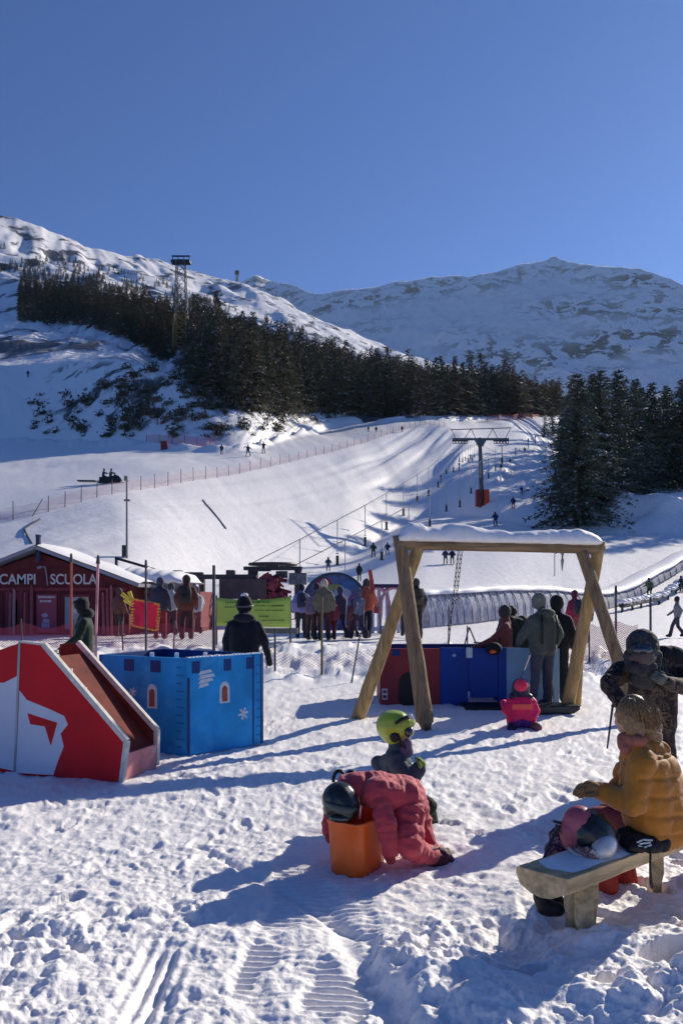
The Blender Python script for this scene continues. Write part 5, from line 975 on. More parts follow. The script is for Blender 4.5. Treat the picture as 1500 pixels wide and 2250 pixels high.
for (a, b_) in (((1398, 1851), (1412, 1845)), ((1412, 1845), (1432, 1846)), ((1400, 1858), (1414, 1862)), ((1414, 1862), (1430, 1856)), ((1404, 1854), (1428, 1851))): q.bar(P3(*a, 3.905), P3(*b_, 3.915), .0045, n=6)
lg = q.build('white_mark', m_palew, bg_)
q = MB(); q.tube([P3(1424, 1862, 3.90), P3(1428, 1875, 3.87), P3(1427, 1905, 3.86), P3(1429, 1940, 3.86), P3(1431, 1952, 3.86)], [.007, .006, .006, .009, .006], 6); q.build('hanging_strap', m_black, bg_, smooth=True)
q = MB(); q.bar(P3(1224, 1818, 3.93), P3(1182, 1912, 3.80), .008, .007, 8); q.bar(P3(1226, 1812, 3.93), P3(1221, 1832, 3.92), .015, .013, 8); q.bar(P3(1214, 1804, 3.93), P3(1236, 1809, 3.93), .008, n=6); tag(q.build('ski_pole', m_darkm, smooth=False), 'short dark ski pole leaning on the near end of the bench', 'ski pole')
bo = blob('boots', [(P3(1188, 1965, 3.95), P3(1196, 1992, 3.93), .045, .045, 0), (P3(1196, 1994, 3.93), P3(1225, 1998, 3.9), .042, .038, 0), (P3(1215, 1965, 4.05), P3(1222, 1985, 4.02), .045, .045, 0)], mat('black rubber boots', (.014, .012, .014), .5, .3), voxel=.009, wrinkle=.005); tag(bo, 'pair of small black boots in the snow under the near end of the bench', 'boots')
# ---------------------------------------------------------------- hut, lift, fences, tunnel
m_hut = mat('dark red planks', (.115, .016, .020), .75, .3, 4, .003, 15, dirt=(.07, .012, .014), dscale=6, damt=.5)
m_hut2 = mat('maroon door', (.20, .022, .035), .6, .2, 4); m_pink = mat('faded red poster', (.34, .06, .09), .6, .1, 3); m_lett = mat('pale lettering', (.60, .55, .55), .6, .08); m_trim = mat('grey metal edge', (.28, .27, .31), .5, .15, 3)
m_glass = mat('grey window glass', (.30, .29, .30), .15, .3, 4, spec=.7)
Yh_ = 25.5; hx = lambda px: WX(px, Yh_); hz_ = lambda py: EYE + (HZ - py) / F * Yh_
hut = empty('ski_school_hut', (hx(90), Yh_ + 2, .4), 'dark red ski school hut with white CAMPI SCUOLA lettering and a shallow gable', 'hut')
def chx(t, o, p=None): o.parent = p or t; o.matrix_parent_inverse = Matrix.Identity(4) if p else Matrix.Translation(-Vector(t.location)); return o
zb_, ze, zr_ = .30, hz_(1284), hz_(1216)
q = MB(); q.prism([(hx(-105), zb_), (hx(284), zb_), (hx(284), ze), (hx(90), zr_), (hx(-105), ze)], (0, Yh_, 0), (1, 0, 0), (0, 0, 1), (0, 1, 0), 2.3); wl = chx(hut, q.build('wall', m_hut))
for side_, (xa, xb) in (('l', (-135, 90)), ('r', (312, 90))):
    a = Vector((hx(xa), 0, hz_(1296 if side_ == 'l' else 1290))); b = Vector((hx(xb), 0, hz_(1208))); d = (b - a).normalized(); up = Vector((-d.z, 0, d.x)); up = up if up.z > 0 else -up
    q = MB(); q.add([Vector((p.x, y, p.z)) + up * o for p in (a, b) for y in (Yh_ - .5, Yh_ + 2.6) for o in (0, .10)], [(0, 1, 3, 2), (4, 6, 7, 5), (0, 4, 5, 1), (2, 3, 7, 6), (0, 2, 6, 4), (1, 5, 7, 3)]); rf = chx(hut, q.build('roof', m_trim))
    q = MB(); n_ = 24; vs = []
    for i in range(n_ + 1):
        for jx, y in enumerate(np.linspace(Yh_ - .44, Yh_ + 2.55, 8)): p = a.lerp(b, i / n_); vs.append(Vector((p.x, y, p.z)) + up * (.11 + (.10 + .05 * float(vn2(np.array([i * .3]), np.array([y]), 4)[0])) * (0.15 if jx == 0 else 1)))
    q.add(vs, [(i * 8 + j, (i + 1) * 8 + j, (i + 1) * 8 + j + 1, i * 8 + j + 1) for i in range(n_) for j in range(7)]); chx(hut, q.build('roof_snow', m_sn, smooth=True), rf)
q = MB(); q.bar((hx(90), Yh_ - .2, hz_(1236)), (hx(90), Yh_ - .2, hz_(1180)), .085, .085, 8); q.bar((hx(90), Yh_ - .2, hz_(1180)), (hx(90), Yh_ - .2, hz_(1176)), .10, .10, 8); chx(hut, q.build('chimney', mat('dark blue flue', (.03, .04, .09), .5, .2)))
def text(s_, x0, x1, ycap0, ycap1, Yp_, m, par, name='lettering', root=None, bold=.012):
    cu = bpy.data.curves.new(name, 'FONT'); cu.body = s_; cu.extrude = .012; cu.offset = bold; o = bpy.data.objects.new(name, cu); link(o); o = baked(o); me = o.data; n = len(me.vertices); co = np.zeros(n * 3); me.vertices.foreach_get('co', co); co = co.reshape(-1, 3)
    mn, mx_ = co.min(0), co.max(0); z0, z1 = EYE + (HZ - ycap1) / F * Yp_, EYE + (HZ - ycap0) / F * Yp_; X0, X1 = WX(x0, Yp_), WX(x1, Yp_)
    nx_ = X0 + (co[:, 0] - mn[0]) / (mx_[0] - mn[0]) * (X1 - X0); nz_ = z0 + (co[:, 1] - mn[1]) / (mx_[1] - mn[1]) * (z1 - z0); ny_ = Yp_ - .003 - (co[:, 2] - mn[2]); me.vertices.foreach_set('co', np.stack([nx_, ny_, nz_], -1).ravel()); me.materials.clear(); me.materials.append(m); me.update()
    return chx(root, o, par) if root is not None else o
text('CAMPI', 0, 79, 1261, 1284, Yh_, m_lett, wl, root=hut); text('SCUOLA', 112, 214, 1261, 1284, Yh_, m_lett, wl, root=hut)
q = MB(); q.tube([(hx(106), Yh_ - .02, hz_(1287)), (hx(105), Yh_ - .10, hz_(1262)), (hx(106), Yh_ - .25, hz_(1246)), (hx(96), Yh_ - .32, hz_(1246))], .022, 6); q.bar((hx(99), Yh_ - .32, hz_(1246)), (hx(91), Yh_ - .32, hz_(1249)), .05, .035, 8); chx(hut, q.build('wall_lamp', m_trim), wl)
def rect(root, par, name, px0, py0, px1, py1, Yp_, m, off=.03, d=.04):
    z0, z1 = EYE + (HZ - py1) / F * Yp_, EYE + (HZ - py0) / F * Yp_; q = MB(); q.box(((WX(px0, Yp_) + WX(px1, Yp_)) / 2, Yp_ - off, (z0 + z1) / 2), (WX(px1, Yp_) - WX(px0, Yp_), d, z1 - z0)); return chx(root, q.build(name, m), par)
rect(hut, wl, 'poster', 82, 1306, 126, 1389, Yh_, m_pink); 
q = MB(); rr = random.Random(2)
for (x0, x1, y_) in ((86, 123, 1312), (90, 113, 1321)):
    x = x0
    while x < x1: w_ = rr.uniform(1.5, 3.2); q.box((hx(x + w_ / 2), Yh_ - .054, hz_(y_)), (w_ / 66.7, .006, rr.uniform(3, 5) / 66.7)); x += w_ + .7
chx(hut, q.build('poster_print', m_lett), wl)
q = MB(); 
for (cx, cy, rx, ry) in ((100, 1352, 7, 5), (103, 1364, 8, 5), (96, 1374, 3, 7), (108, 1374, 3, 7), (102, 1374, 3, 6)): q.ball((hx(cx), Yh_ - .052, hz_(cy)), (rx / 66.7, .008, ry / 66.7), 10)
chx(hut, q.build('poster_emblem', mat('lilac emblem', (.42, .30, .42), .6)), wl)
rect(hut, wl, 'window', 144, 1312, 160, 1382, Yh_, m_trim); rect(hut, wl, 'window', 160, 1312, 196, 1384, Yh_, m_glass); rect(hut, wl, 'window_frame', 142, 1306, 199, 1312, Yh_, m_hut2, .05, .06)
rect(hut, wl, 'door', 14, 1300, 76, 1398, Yh_, m_hut2); rect(hut, wl, 'door_frame', 52, 1296, 57, 1398, Yh_, m_hut, .06, .06); rect(hut, wl, 'door_panel', 22, 1318, 40, 1385, Yh_, mat('cluttered glass', (.16, .07, .08), .3, .7, 8)); rect(hut, wl, 'eave_board', -100, 1291, 280, 1298, Yh_, m_hut2, .04, .04)
for k, px in enumerate(range(-95, 284, 9)):
    if not (12 < px < 78 or 80 < px < 128 or 140 < px < 198): rect(hut, wl, 'plank_batten', px, 1299, px + 1.6, 1399, Yh_, m_hut2, .012, .022)
# skis leaning on the hut wall
for k, (px, c_) in enumerate(((62, (.35, .10, .10)), (66, (.2, .03, .03)), (76, (.25, .08, .08)), (232, (.35, .10, .12)), (241, (.3, .08, .1)), (250, (.38, .12, .12)), (30, (.3, .1, .1)), (38, (.4, .2, .2)))):
    q = MB(); a = Vector((hx(px) + .08, Yh_ - .45, .38)); b = Vector((hx(px) - .05, Yh_ - .1, .38 + 1.35 + .12 * (k % 3))); q.bar(a, b, .045, .045, 6, flat=.3); q.bar(b, b + Vector((0, -.04, .1)), .045, .015, 6, flat=.3); tag(q.build('ski', cm(c_)), 'reddish ski propped upright against the dark red hut wall', 'ski', 'skis leaning on the hut')
# low shed with deep snow on the roof, right of the hut
Ys = 27.5; shx = lambda px: WX(px, Ys); shz = lambda py: EYE + (HZ - py) / F * Ys
shed = empty('shed', (shx(350), Ys + 1.5, .4), 'low red shed with a thick snow roof between the hut and the lift station', 'shed')
q = MB(); q.box(((shx(262) + shx(440)) / 2, Ys + 1.5, (.3 + shz(1300)) / 2), (shx(440) - shx(262), 3, shz(1300) - .3)); sw_ = chx(shed, q.build('wall', mat('brick red boards', (.16, .03, .035), .8, .3, 4)))
q = MB(); q.box(((shx(262) + shx(400)) / 2, Ys + 1.4, (shz(1298) + shz(1281)) / 2), (shx(400) - shx(262), 2.6, shz(1281) - shz(1299))); chx(shed, q.build('clerestory', mat('frosted panes', (.32, .30, .36), .5, .5, 3)))
q = MB(); n_ = 30; vs = []
for i in range(n_ + 1):
    t = i / n_; px = 256 + (412 - 256) * t
    for j, (dy, dz) in enumerate(((-.45, 0), (-.5, .18), (-.35, .42), (.6, .62), (2.0, .70), (3.2, .6), (3.4, 0))):
        e_ = min(1, t * 8 + .1, (1 - t) * 6 + .1); vs.append((shx(px), Ys + dy, shz(1281) + dz * (.55 + .45 * (1 - t)) * e_ + .03 * math.sin(i * 1.3 + j)))
q.add(vs, [(i * 7 + j, i * 7 + j + 1, (i + 1) * 7 + j + 1, (i + 1) * 7 + j) for i in range(n_) for j in range(6)] + [tuple(range(7)), tuple(n_ * 7 + j for j in range(6, -1, -1))]); chx(shed, q.build('roof_snow', m_sn, smooth=True))
rect(shed, sw_, 'eave_board', 258, 1298, 420, 1303, Ys, mat('orange brown board', (.3, .12, .06), .7), .06, .08)
for px in (300, 345, 395): rect(shed, sw_, 'shutter', px - 12, 1330, px + 12, 1375, Ys, m_hut2)
q = MB(); q.bar(W(254, 1226, 30), W(404, 1270, 29.5), .06, .05, 6); q.bar(W(404, 1270, 29.5), (W(404, 1270, 29.5)[0], 29.5, .5), .06, .06, 6); q.bar(W(256, 1226, 30), (W(256, 1226, 30)[0], 30, .5), .06, .06, 6); tag(q.build('guide_rail', m_darkm), 'dark slanting rail rising behind the snow-roofed shed', 'rail')
# drag lift drive station
Yd = 33.; dx_ = lambda px: WX(px, Yd); dz_ = lambda py: EYE + (HZ - py) / F * Yd
ds = empty('lift_station', (dx_(560), Yd, H(dx_(560), Yd)), 'dark steel drive station of the drag lift with red motor housing behind the green banner', 'lift station')
m_brs = mat('brown grey cladding', (.085, .06, .065), .7, .25, 3); m_redm = mat('red machinery', (.22, .03, .05), .6, .5, 5)
q = MB(); q.box(((dx_(536) + dx_(664)) / 2, Yd, dz_(1249)), (dx_(664) - dx_(536), .4, .16)); q.box((dx_(600), Yd, dz_(1243)), (.5, .5, .14)); q.box((dx_(572), Yd - .1, dz_(1253)), (.9, .3, .1)); chx(ds, q.build('upper_beam', m_darkm, bevel=.02))
q = MB(); q.box(((dx_(400) + dx_(562)) / 2, Yd - .4, dz_(1268)), (dx_(562) - dx_(400), .35, .20)); q.box((dx_(392), Yd - .4, dz_(1258)), (.5, .4, .16)); q.box((dx_(510), Yd - .4, dz_(1259)), (.35, .4, .22)); q.box((dx_(430), Yd - .4, dz_(1261)), (.8, .3, .12)); chx(ds, q.build('lower_beam', m_darkm, bevel=.02))
q = MB(); q.box((dx_(538), Yd - .1, (dz_(1272) + dz_(1316)) / 2), (dx_(590) - dx_(488), 1.2, dz_(1272) - dz_(1316))); chx(ds, q.build('motor_housing', m_brs, bevel=.03))
for (px, w_) in ((404, .12), (444, .14), (556, .22), (655, .16)):
    q = MB(); q.bar((dx_(px), Yd, H(dx_(px), Yd) - .3), (dx_(px), Yd, dz_(1266 if px < 550 else 1250)), w_, w_, 8); chx(ds, q.build('pillar', m_brs))
q = MB(); rr = random.Random(9)
for i in range(60): c_ = (dx_(600 + rr.gauss(0, 16)), Yd + rr.uniform(-.4, .4), dz_(rr.uniform(1266, 1345))); q.box(c_, (rr.uniform(.2, .7), rr.uniform(.2, .5), rr.uniform(.08, .4)), rot=Matrix.Rotation(rr.uniform(-.7, .7), 3, 'Y'))
chx(ds, q.build('machinery', m_redm, bevel=.01))
def torus(q, c, R_, r, n=28, k=8, tilt=None, m=0):
    vs = []; c = Vector(c); M = tilt or Matrix.Identity(3)
    for i in range(n):
        a = 2 * math.pi * i / n
        for j in range(k): b = 2 * math.pi * j / k; vs.append(c + M @ Vector(((R_ + r * math.cos(b)) * math.cos(a), (R_ + r * math.cos(b)) * math.sin(a), r * math.sin(b))))
    q.add(vs, [(i * k + j, ((i + 1) % n) * k + j, ((i + 1) % n) * k + (j + 1) % k, i * k + (j + 1) % k) for i in range(n) for j in range(k)], m)
q = MB(); torus(q, (dx_(600), Yd, dz_(1240)), 1.0, .06); 
for i in range(6): a = i * math.pi / 3; q.bar((dx_(600), Yd, dz_(1240)), (dx_(600) + math.cos(a), Yd + math.sin(a), dz_(1240)), .035, n=5)
chx(ds, q.build('bull_wheel', m_darkm))
q = MB(); q.box((dx_(655), Yd, dz_(1272)), (.75, .7, .5)); q.box((dx_(618), Yd + .4, dz_(1262)), (.5, .5, .3)); chx(ds, q.build('snowy_cabinet', mat('grey cabinet', (.12, .13, .15), .6, .5, 4), bevel=.03))
# pylon of the drag lift
pyb = pick(1058, 1112, 60); Yq = pyb[1]; s1 = F / Yq; zt_ = lambda py: EYE + (HZ - py) / F * Yq; xt = lambda px: WX(px, Yq)
py_ = empty('lift_pylon', pyb, 'grey drag lift pylon with cross arm, sheave racks and orange padded foot', 'pylon'); m_gal = mat('grey green steel', (.16, .16, .15), .6, .15, 2); m_pad = mat('orange crash pad', (.75, .09, .03), .6, .15)
q = MB(); q.tube([(xt(1058), Yq, pyb[2] - .4), (xt(1056), Yq, zt_(1040)), (xt(1054), Yq, zt_(962))], [.42, .34, .27], 12); chx(py_, q.build('mast', m_gal, smooth=True))
q = MB(); q.box((xt(1055), Yq, zt_(965)), (xt(1117) - xt(993), .3, .30)); q.prism([(xt(1042), zt_(967)), (xt(1068), zt_(967)), (xt(1060), zt_(982)), (xt(1050), zt_(982))], (0, Yq - .15, 0), (1, 0, 0), (0, 0, 1), (0, 1, 0), .3); chx(py_, q.build('cross_arm', m_gal, bevel=.02))
q = MB(); q.bar((xt(990), Yq, zt_(944)), (xt(1122), Yq, zt_(940)), .07, n=6)
for a, b in ((1000, 990), (1020, 1034), (1044, 1034), (1070, 1082), (1092, 1082), (1110, 1120)): q.bar((xt(a), Yq, zt_(963)), (xt(b), Yq, zt_(942)), .05, n=5)
chx(py_, q.build('top_frame', m_gal))
for px in (1010, 1100):
    q = MB()
    for i in range(5): torus(q, (xt(px) + (i - 2) * .42, Yq - .1, zt_(972)), .17, .05, 12, 6, Matrix.Rotation(math.pi / 2, 3, 'X'))
    q.box((xt(px), Yq - .1, zt_(969)), (2.2, .12, .12)); q.box((xt(px), Yq - .15, zt_(975)), (2.0, .08, .06)); chx(py_, q.build('sheave_rack', m_darkm))
for px in (1050, 1067): q = MB(); q.box((xt(px), Yq - .1, pyb[2] + 1.05), (.72, 1.2, 2.3)); chx(py_, q.build('crash_pad', m_pad if px > 1055 else mat('dark red pad', (.28, .03, .03), .6), bevel=.08))
# cables and tow hangers
c0 = Vector((dx_(600), Yd, dz_(1240))); endz = pick(1185, 950, 150); cabs = []
for off, pxa in ((-1, 1008), (1, 1102)):
    a = c0 + Vector((off * 1.0, 0, 0)); b = Vector((xt(pxa), Yq, zt_(977))); far_ = Vector((endz[0] + off * 2, endz[1] + 60, endz[2] + 14)); pts = []
    for i in range(13): t = i / 12; p = a.lerp(b, t); p.z += 0.0 * t - 1.2 * 4 * t * (1 - t) * .5; pts.append(p)
    for i in range(1, 9): t = i / 8; p = b.lerp(far_, t); p.z -= 2 * 4 * t * (1 - t); pts.append(p)
    q = MB(); q.tube(pts, .022, 5); ob = q.build('haul_cable', m_darkm); tag(ob, 'left haul cable of the drag lift running up past the pylon' if off < 0 else 'right haul cable of the drag lift running up past the pylon', 'cable', 'haul cables'); cabs.append(pts)
m_coil = mat('light grey rod', (.35, .35, .36), .5)
hq = MB(); hq.bar((0, 0, 0), (0, 0, -2.2), .03, .025, 6); hr_ = hq.build('rod', m_coil); C.objects.unlink(hr_); hq = MB(); hq.bar((0, 0, -2.3), (0, 0, -2.9), .09, .09, 8); hq.bar((0, 0, -2.9), (0, 0, -2.95), .17, .16, 10); hq.bar((0, 0, -2.15), (0, 0, -2.2), .05, .13, 8); hd_ = hq.build('spring_box', m_black); C.objects.unlink(hd_)
for ci, pts in enumerate(cabs):
    cum = [0]
    for i in range(1, len(pts)): cum.append(cum[-1] + (pts[i] - pts[i - 1]).length)
    d = 7.
    while d < cum[-1] * .97:
        i = max(k for k in range(len(cum)) if cum[k] <= d); i = min(i, len(pts) - 2); p = pts[i].lerp(pts[i + 1], (d - cum[i]) / (cum[i + 1] - cum[i])); e = empty('tow_hanger', p, 'black spring box on a thin rod hanging from the drag lift cable', 'tow hanger', 'tow hangers on the drag lift')
        sc1 = rng.uniform(.8, 1.05); e.scale = (1, 1, sc1)
        for k in (hr_, hd_): c_ = k.copy(); C.objects.link(c_); c_.parent = e
        d += 7.4
# ---- nets and fences
def net_mat(name, col, cell=.06, line=.22, dens=None):
    m = bpy.data.materials.new(name); m.use_nodes = True; t = m.node_tree; N = t.nodes.new; L = t.links.new; out = t.nodes['Material Output']; b = t.nodes['Principled BSDF']; b.inputs['Base Color'].default_value = tuple(col) + (1,); b.inputs['Roughness'].default_value = .8
    uv = N('ShaderNodeUVMap'); sp = N('ShaderNodeSeparateXYZ'); L(uv.outputs[0], sp.inputs[0]); g = []
    for k, (sx, sy) in enumerate(((1, 1), (1, -1))):
        a = N('ShaderNodeMath'); a.operation = 'MULTIPLY'; a.inputs[1].default_value = sy; L(sp.outputs[1], a.inputs[0]); s = N('ShaderNodeMath'); s.operation = 'ADD'; L(sp.outputs[0], s.inputs[0]); L(a.outputs[0], s.inputs[1]); d = N('ShaderNodeMath'); d.operation = 'DIVIDE'; d.inputs[1].default_value = cell; L(s.outputs[0], d.inputs[0]); f = N('ShaderNodeMath'); f.operation = 'FRACT'; L(d.outputs[0], f.inputs[0]); l = N('ShaderNodeMath'); l.operation = 'LESS_THAN'; l.inputs[1].default_value = line; L(f.outputs[0], l.inputs[0]); g.append(l)
    mx = N('ShaderNodeMath'); mx.operation = 'MAXIMUM'; L(g[0].outputs[0], mx.inputs[0]); L(g[1].outputs[0], mx.inputs[1]); tr = N('ShaderNodeBsdfTransparent'); ms = N('ShaderNodeMixShader'); L(mx.outputs[0], ms.inputs[0]); L(tr.outputs[0], ms.inputs[1]); L(b.outputs[0], ms.inputs[2]); L(ms.outputs[0], out.inputs[0]); return m
def net_fence(label, base, hgt, m_net, m_post, every=1, pr=.03, extra=.15, name='safety_fence', sag=.1, lean=None, cat='safety fence', group=None):
    """base: list of world points (posts every n-th)"""
    e = empty(name, base[0], label, cat, group); vs = []; n = len(base); uvs = []; d = 0
    for i, p in enumerate(base):
        if i: d += (Vector(p) - Vector(base[i - 1])).length
        sg = sag * math.sin((i % every) / every * math.pi) if every > 1 else 0
        for k in range(3): vs.append((p[0], p[1] + .02 * math.sin(i * 2.1 + k), p[2] + .05 + (hgt - sg - .05) * k / 2)); uvs.append((d, (hgt) * k / 2))
    Fc = np.array([(i * 3 + k, (i + 1) * 3 + k, (i + 1) * 3 + k + 1, i * 3 + k + 1) for i in range(n - 1) for k in range(2)]); o = mesh_np('net', vs, Fc, m_net, smooth=True)
    uvl = o.data.uv_layers.new(name='UVMap'); li = np.zeros(len(o.data.loops), dtype=np.int32); o.data.loops.foreach_get('vertex_index', li); uvl.data.foreach_set('uv', np.array(uvs)[li].ravel()); chx(e, o)
    r = random.Random(len(base))
    for i in range(0, n, every):
        p = base[i]; q = MB(); ln = 0 if lean is None or i // every not in lean else lean[i // every]; q.bar((p[0], p[1], p[2] - .15), (p[0] + r.uniform(-.04, .04) + ln, p[1], p[2] + hgt + extra * r.uniform(.6, 1.3)), pr, pr * .9, 6); chx(e, q.build('post', m_post))
    return e
m_rnet = net_mat('faded red netting', (.42, .20, .22), .09, .11); m_rnet2 = net_mat('red netting', (.50, .07, .10), .07, .20); m_pnet = net_mat('pink orange netting', (.62, .26, .20), .06, .28); m_bpost = mat('grey brown stake', (.12, .09, .09), .7, .2)
def along_k(pxs, k, dk=0.0):
    out = []; r = int(np.argmin(np.abs(row_k[nn0:] - (k + dk)))) + nn0
    for px in pxs: i, f = _col(px); X_ = GX[r, i] * (1 - f) + GX[r, i + 1] * f; Y_ = GY[r, i] * (1 - f) + GY[r, i + 1] * f; out.append((X_, Y_, GZ[r, i] * (1 - f) + GZ[r, i + 1] * f))
    return out
pxs = []; p_ = -140.
while p_ < 985: pxs.append(p_); p_ += max(3.5, 15 * (1 - (p_ + 140) / 1400))
net_fence('long red netted safety fence along the top edge of the snowy embankment', along_k(pxs, 3, -.03), 1.1, m_rnet, m_bpost, every=3, pr=.035, extra=.35, lean={5: .9})
net_fence('short red net with red cover at the foot of the shaded snowy knoll', along_k(list(np.arange(322, 480, 7)), 4, -.05), 1.5, m_rnet2, m_bpost, every=4, pr=.05)
net_fence('far red net crossing the top of the piste in front of the wood', [pick(p, np.interp(p, [1070, 1180], [925, 920]), 150) for p in np.arange(1070, 1185, 6)], 1.8, m_rnet2, m_bpost, every=4, pr=.07)
q = MB(); pp_ = pick(361, 988, 100); q.box((0, 0, .7), (1.1, .5, 1.4)); tag(q.build('padded_box', mat('dull red panel', (.20, .03, .04), .7), loc=pp_, bevel=.05), 'dull red padded box at the foot of the shaded knoll', 'panel')
Yn_ = 18.8; base = [(WX(px, Yn_), Yn_, H(WX(px, Yn_), Yn_)) for px in np.linspace(-60, 478, 40)]
net_fence('low red net on stakes in front of the ski school hut', base, .62, m_rnet2, m_bpost, every=8, pr=.02, extra=.1)
base = [(WX(px, 16.6), 16.6, H(WX(px, 16.6), 16.6)) for px in np.linspace(585, 832, 24)]
net_fence('pink net low on the snowbank between the blue castle and the swing', base, .42, m_rnet, m_bpost, every=23, pr=.015, extra=.05)
Yr_ = 17.5; base = [(WX(px, Yr_ + .6 * math.sin(px * .02)), Yr_ + .6 * math.sin(px * .02), H(WX(px, Yr_), Yr_)) for px in np.linspace(1236, 1400, 18)]
net_fence('pink orange net sagging right of the swing frame', base, .95, m_pnet, m_bpost, every=6, pr=.02, extra=.1, sag=.12)
def stake(px, pt, pb, Yp_, m, label, r=.022, tip=None, lean=0, name='stake', cat='pole', group=None):
    X_ = WX(px, Yp_); zt2 = EYE + (HZ - pt) / F * Yp_; zb2 = min(H(X_, Yp_) - .1, EYE + (HZ - pb) / F * Yp_ + .05); e = empty(name, (X_, Yp_, H(X_, Yp_)), label, cat, group); q = MB(); q.bar((X_, Yp_, zb2), (X_ + lean, Yp_, zt2), r, r * .9, 8); chx(e, q.build('shaft', m))
    if tip: q = MB(); q.bar((X_ + lean * .92, Yp_, zt2 - .16), (X_ + lean, Yp_, zt2 + .02), r * 1.5, r * .8, 8); chx(e, q.build('tip', tip))
m_orp = mat('orange red pole', (.40, .08, .05), .5, .2); m_rwp = mat('red white pole', (.55, .25, .28), .5, .5, 2.2); m_dkp = mat('dark grey pole', (.05, .05, .065), .6, .2)
stake(157, 1218, 1420, 16.5, m_orp, 'orange-red pole with a dark tip in front of the letter U', .028, m_dkp); stake(209, 1222, 1420, 16.3, m_rwp, 'red and white banded pole in front of the letter A', .032, m_dkp, lean=.07); stake(321, 1232, 1420, 17.0, m_dkp, 'dark pole carrying the red flag', .026, m_dkp); stake(470, 1242, 1445, 16.2, m_dkp, 'tall dark pole at the left edge of the green banner', .036)
stake(604, 1380, 1475, 16.0, m_dkp, 'short dark stake standing below the green banner', .022); stake(707, 1312, 1472, 16.2, mat('brown stake', (.13, .10, .06), .7), 'brown stake in the snowbank in front of the painted arch', .026); stake(770, 1395, 1505, 15.0, m_dkp, 'thin dark stake leaning beside the left swing leg', .016, lean=.18); stake(1352, 1288, 1400, 19.0, m_dkp, 'grey marker pole above the pink orange net', .03, m_dkp); stake(1428, 1312, 1368, 21, m_dkp, 'grey marker pole below the olive skier', .035); stake(1218, 1330, 1400, 18.5, m_dkp, 'thin dark stake behind the right swing leg', .018)
stake(985, 1330, 1418, 15.5, m_dkp, 'dark ski pole stuck upright behind the blue castle', .014); stake(1026, 1375, 1430, 12.9, m_dkp, 'dark stick upright behind the blue castle', .012)
q = MB()
for (a, b) in (((1030, 1378), (1018, 1425)), ((1030, 1378), (1050, 1425)), ((1040, 1412), (1068, 1412))): q.bar(W(*a, 12.6), W(*b, 12.6), .012, n=6)
tag(q.build('folding_stand', m_dkp), 'small dark three-legged stand behind the blue castle wall', 'stand')
q = MB(); q.box(W(1030, 1434, 12.0), (.09, .10, .16)); tag(q.build('white_box', m_palew, bevel=.01), 'small white box clipped on top of the blue castle wall', 'box')
# red flag with yellow fringe
Yf_ = 17.3; fe = empty('flag', W(322, 1385, Yf_), 'hot pink-red square flag with a ragged yellow edge', 'flag'); n_ = 16; vs = []; cor = [(292, 1316), (350, 1328), (345, 1386), (291, 1374)]
for i in range(n_ + 1):
    for j in range(n_ + 1):
        u_, v_ = i / n_, j / n_; px = (cor[0][0] * (1 - u_) + cor[1][0] * u_) * (1 - v_) + (cor[3][0] * (1 - u_) + cor[2][0] * u_) * v_; pyy = (cor[0][1] * (1 - u_) + cor[1][1] * u_) * (1 - v_) + (cor[3][1] * (1 - u_) + cor[2][1] * u_) * v_; vs.append(W(px, pyy, Yf_ - .05 + .04 * math.sin(u_ * 7 + v_ * 3)))
Fc = np.array([(i * (n_ + 1) + j, i * (n_ + 1) + j + 1, (i + 1) * (n_ + 1) + j + 1, (i + 1) * (n_ + 1) + j) for i in range(n_) for j in range(n_)]); o = mesh_np('cloth', vs, Fc, mat('hot red cloth', (.70, .02, .06), .6, .2, 5)); md = o.modifiers.new('s', 'SOLIDIFY'); md.thickness = .008; baked(o); chx(fe, o)
q = MB()
for k in range(4):
    a, b = cor[k], cor[(k + 1) % 4]
    for i in range(9): t = (i + .5) / 9; px = a[0] + (b[0] - a[0]) * t; pyy = a[1] + (b[1] - a[1]) * t; q.ball(W(px, pyy, Yf_ - .07), (.03 + .012 * (i % 3), .012, .018 + .01 * (i % 2)), 8)
chx(fe, q.build('fringe', mat('yellow orange trim', (.75, .30, .05), .7, .4, 30)))
q = MB(); 
for (a, b) in (((268, 1305), (292, 1322)), ((274, 1318), (290, 1330)), ((284, 1300), (294, 1322))): q.bar(W(*a, Yf_), W(*b, Yf_), .05, .02, 6)
chx(fe, q.build('streamer', mat('yellow streamer', (.55, .45, .05), .7, .3)))
